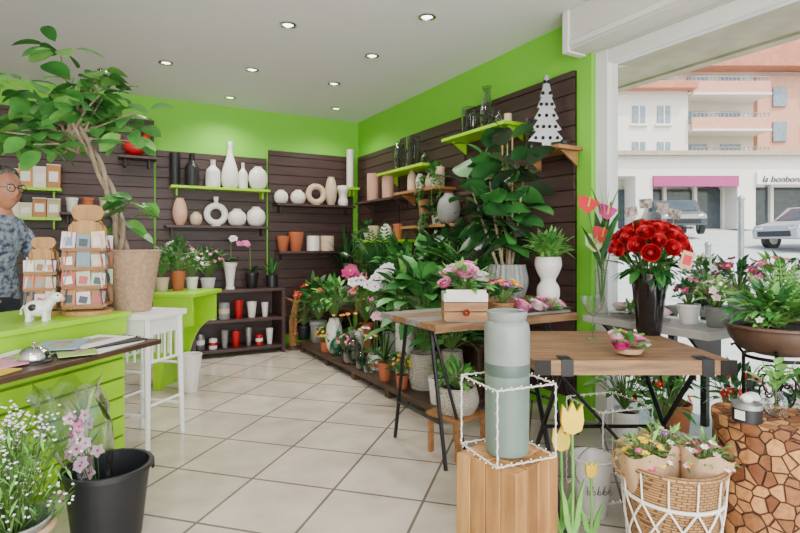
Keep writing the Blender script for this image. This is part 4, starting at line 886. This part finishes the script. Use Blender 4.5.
q=at(747,1.8); b=B(); b.lathe((0,0,0),[(.001,0),(.045,0),(.045,.045),(.001,.045)],M_blackp,20); b.lathe((0,0,0),[(.047,.045),(.047,.06),(.001,.062)],M_zinc,20); b.ball((0,0,.075),(.022,.02,.016),M_cer,8,6); b.box((0,0,.025),(.094,.03,.03),M_paper); b.make('decorative_tin',(q.x,q.y,.5225))
q=at(752,1.95); b=B(); b.lathe((0,0,0),[(.001,0),(.035,0),(.04,.03),(.035,.03),(.001,.01)],M_cer,16); b.ball((0,0,.035),(.028,.028,.02),M_wf,10,6); b.make('candle_dish',(q.x,q.y,.5225))
# iron stand + bowl
p=at(778,2.18); b=B()
b.torus((0,0,.66),.12,.007,M_iron); b.torus((0,0,.25),.1,.006,M_iron)
for k in range(4):
    a=2*pi*k/4+.4; c,s=math.cos(a),math.sin(a); f=lambda r,z:(r*c,r*s,z)
    b.tube([f(.145,0),f(.13,.04),f(.1,.25),f(.12,.5),f(.12,.66),f(.15,.7),f(.165,.69)],.007,M_iron,6)
    for sc in (0,1):
        sp=[]
        e1,e2=math.cos(a+pi/2),math.sin(a+pi/2)
        for i in range(22): t=i/21; ang=t*4*pi; rr=.05*(1-t*.85); sp.append(((.1)*c+e1*(.03*(1-2*sc)+rr*math.cos(ang)*(1-2*sc)),(.1)*s+e2*(.03*(1-2*sc)+rr*math.cos(ang)*(1-2*sc)),.53+rr*1.6*math.sin(ang)))
        b.tube(sp,.004,M_iron,5)
    sp=[f(.05+.04*(1-t/21*.8)*math.cos(t/21*4*pi),.14+.05*(1-t/21*.8)*math.sin(t/21*4*pi)) for t in range(22)]; b.tube(sp,.004,M_iron,5)
b.make('wrought_iron_stand',(p.x,p.y,0))
b=B(); BR=mat('bronze_bowl','#4A3428','#5E4638',rough=.45,scale=8); vase(b,'bowl',.185,.12,BR,soil=M_soil,seg=36); b.torus((0,0,.118),.185,.009,BR,seg=36)
bush(b,(-.03,.02,.18),.12,.08,120,.09,.03,[M_lm,M_ll,M_ld],base=(0,0,.11),droop=.9); fern(b,(.05,0,.11),30,.28,.06,M_ll,1.2,1.3,14); bush(b,(-.1,0,.14),.06,.04,60,.04,.02,[M_ll],base=(0,0,.11),fl=[M_wf],nf=6,fr=.015)
b.clamp((p.x,p.y,0),-.01,9); b.make('bowl_planter',(p.x,p.y,.668))
for (u,d,r,h,m,fl) in ((660,2.9,.07,.12,M_terra,M_rf),(625,2.95,.08,.2,M_cer,M_wf)):
    q=at(u,d,0); b=B(); vase(b,'pot',r,h,m,soil=M_soil); bush(b,(0,0,h+.16),.14,.16,70,.1,.04,[M_lm,M_ll],base=(0,0,h),fl=[fl],nf=8,fr=.025); b.clamp((q.x,q.y,0),-.01,9); b.make('potted_flowers',q)
q=at(457,2.86); b=B()
for x in(-.1,.1):
    for y in(-.1,.1): b.bb((x-.012,y-.012,0),(x+.012,y+.012,.2),M_wood)
b.bb((-.12,-.12,.2),(.12,.12,.22),M_wood); b.make('low_stool',(q.x,q.y,0),.2)
b=B(); vase(b,'barrel',.12,.14,M_wickw,soil=M_soil); bush(b,(0,0,.18),.12,.06,50,.08,.04,[M_ll,M_lm],base=(0,0,.12)); b.make('wicker_planter',(q.x,q.y,0.2205))
# ================= WORLD, LIGHT, CAMERA
w=bpy.data.worlds.new('world'); bpy.context.scene.world=w; w.use_nodes=True; nt=w.node_tree; bg=nt.nodes['Background']
sky=nt.nodes.new('ShaderNodeTexSky'); sky.sky_type='NISHITA'; sky.sun_disc=False; sky.sun_elevation=math.radians(50); sky.sun_rotation=math.radians(200); sky.air_density=1; sky.dust_density=3
nt.links.new(sky.outputs[0],bg.inputs[0]); bg.inputs[1].default_value=.5
l=bpy.data.lights.new('sun','SUN'); l.energy=6.0; l.angle=.02; l.color=(1,.96,.9); o=bpy.data.objects.new('sun',l); bpy.context.scene.collection.objects.link(o)
o.rotation_euler=Vector((-fw.x*.2+rt.x*.5,-.9,1.3)).to_track_quat('Z','Y').to_euler()
def area(name,loc,rot,sx,sy,e,c=(1,1,1)):
    l=bpy.data.lights.new(name,'AREA'); l.shape='RECTANGLE'; l.size=sx; l.size_y=sy; l.energy=e; l.color=c; o=bpy.data.objects.new(name,l); bpy.context.scene.collection.objects.link(o); o.location=loc; o.rotation_euler=rot; return o
area('overhead_fill',(-3.4,-6.9,2.57),(0,0,0),2.5,1.6,80,(1,.98,.95))  # added soft fill lamp behind the camera, not a fixture of the shop
area('front_fill',(-2.9,-8.5,1.2),(pi/2+.25,0,0),4.4,2.0,260,(.96,.98,1))  # added fill lamp at the unseen front opening, standing in for daylight
cam=bpy.data.cameras.new('camera'); cam.sensor_width=36; cam.lens=F/800*36; cam.shift_y=-21.5/800; cam.clip_end=300
co=bpy.data.objects.new('camera',cam); bpy.context.scene.collection.objects.link(co); co.location=CAM; co.rotation_euler=(pi/2,0,-YAW); bpy.context.scene.camera=co
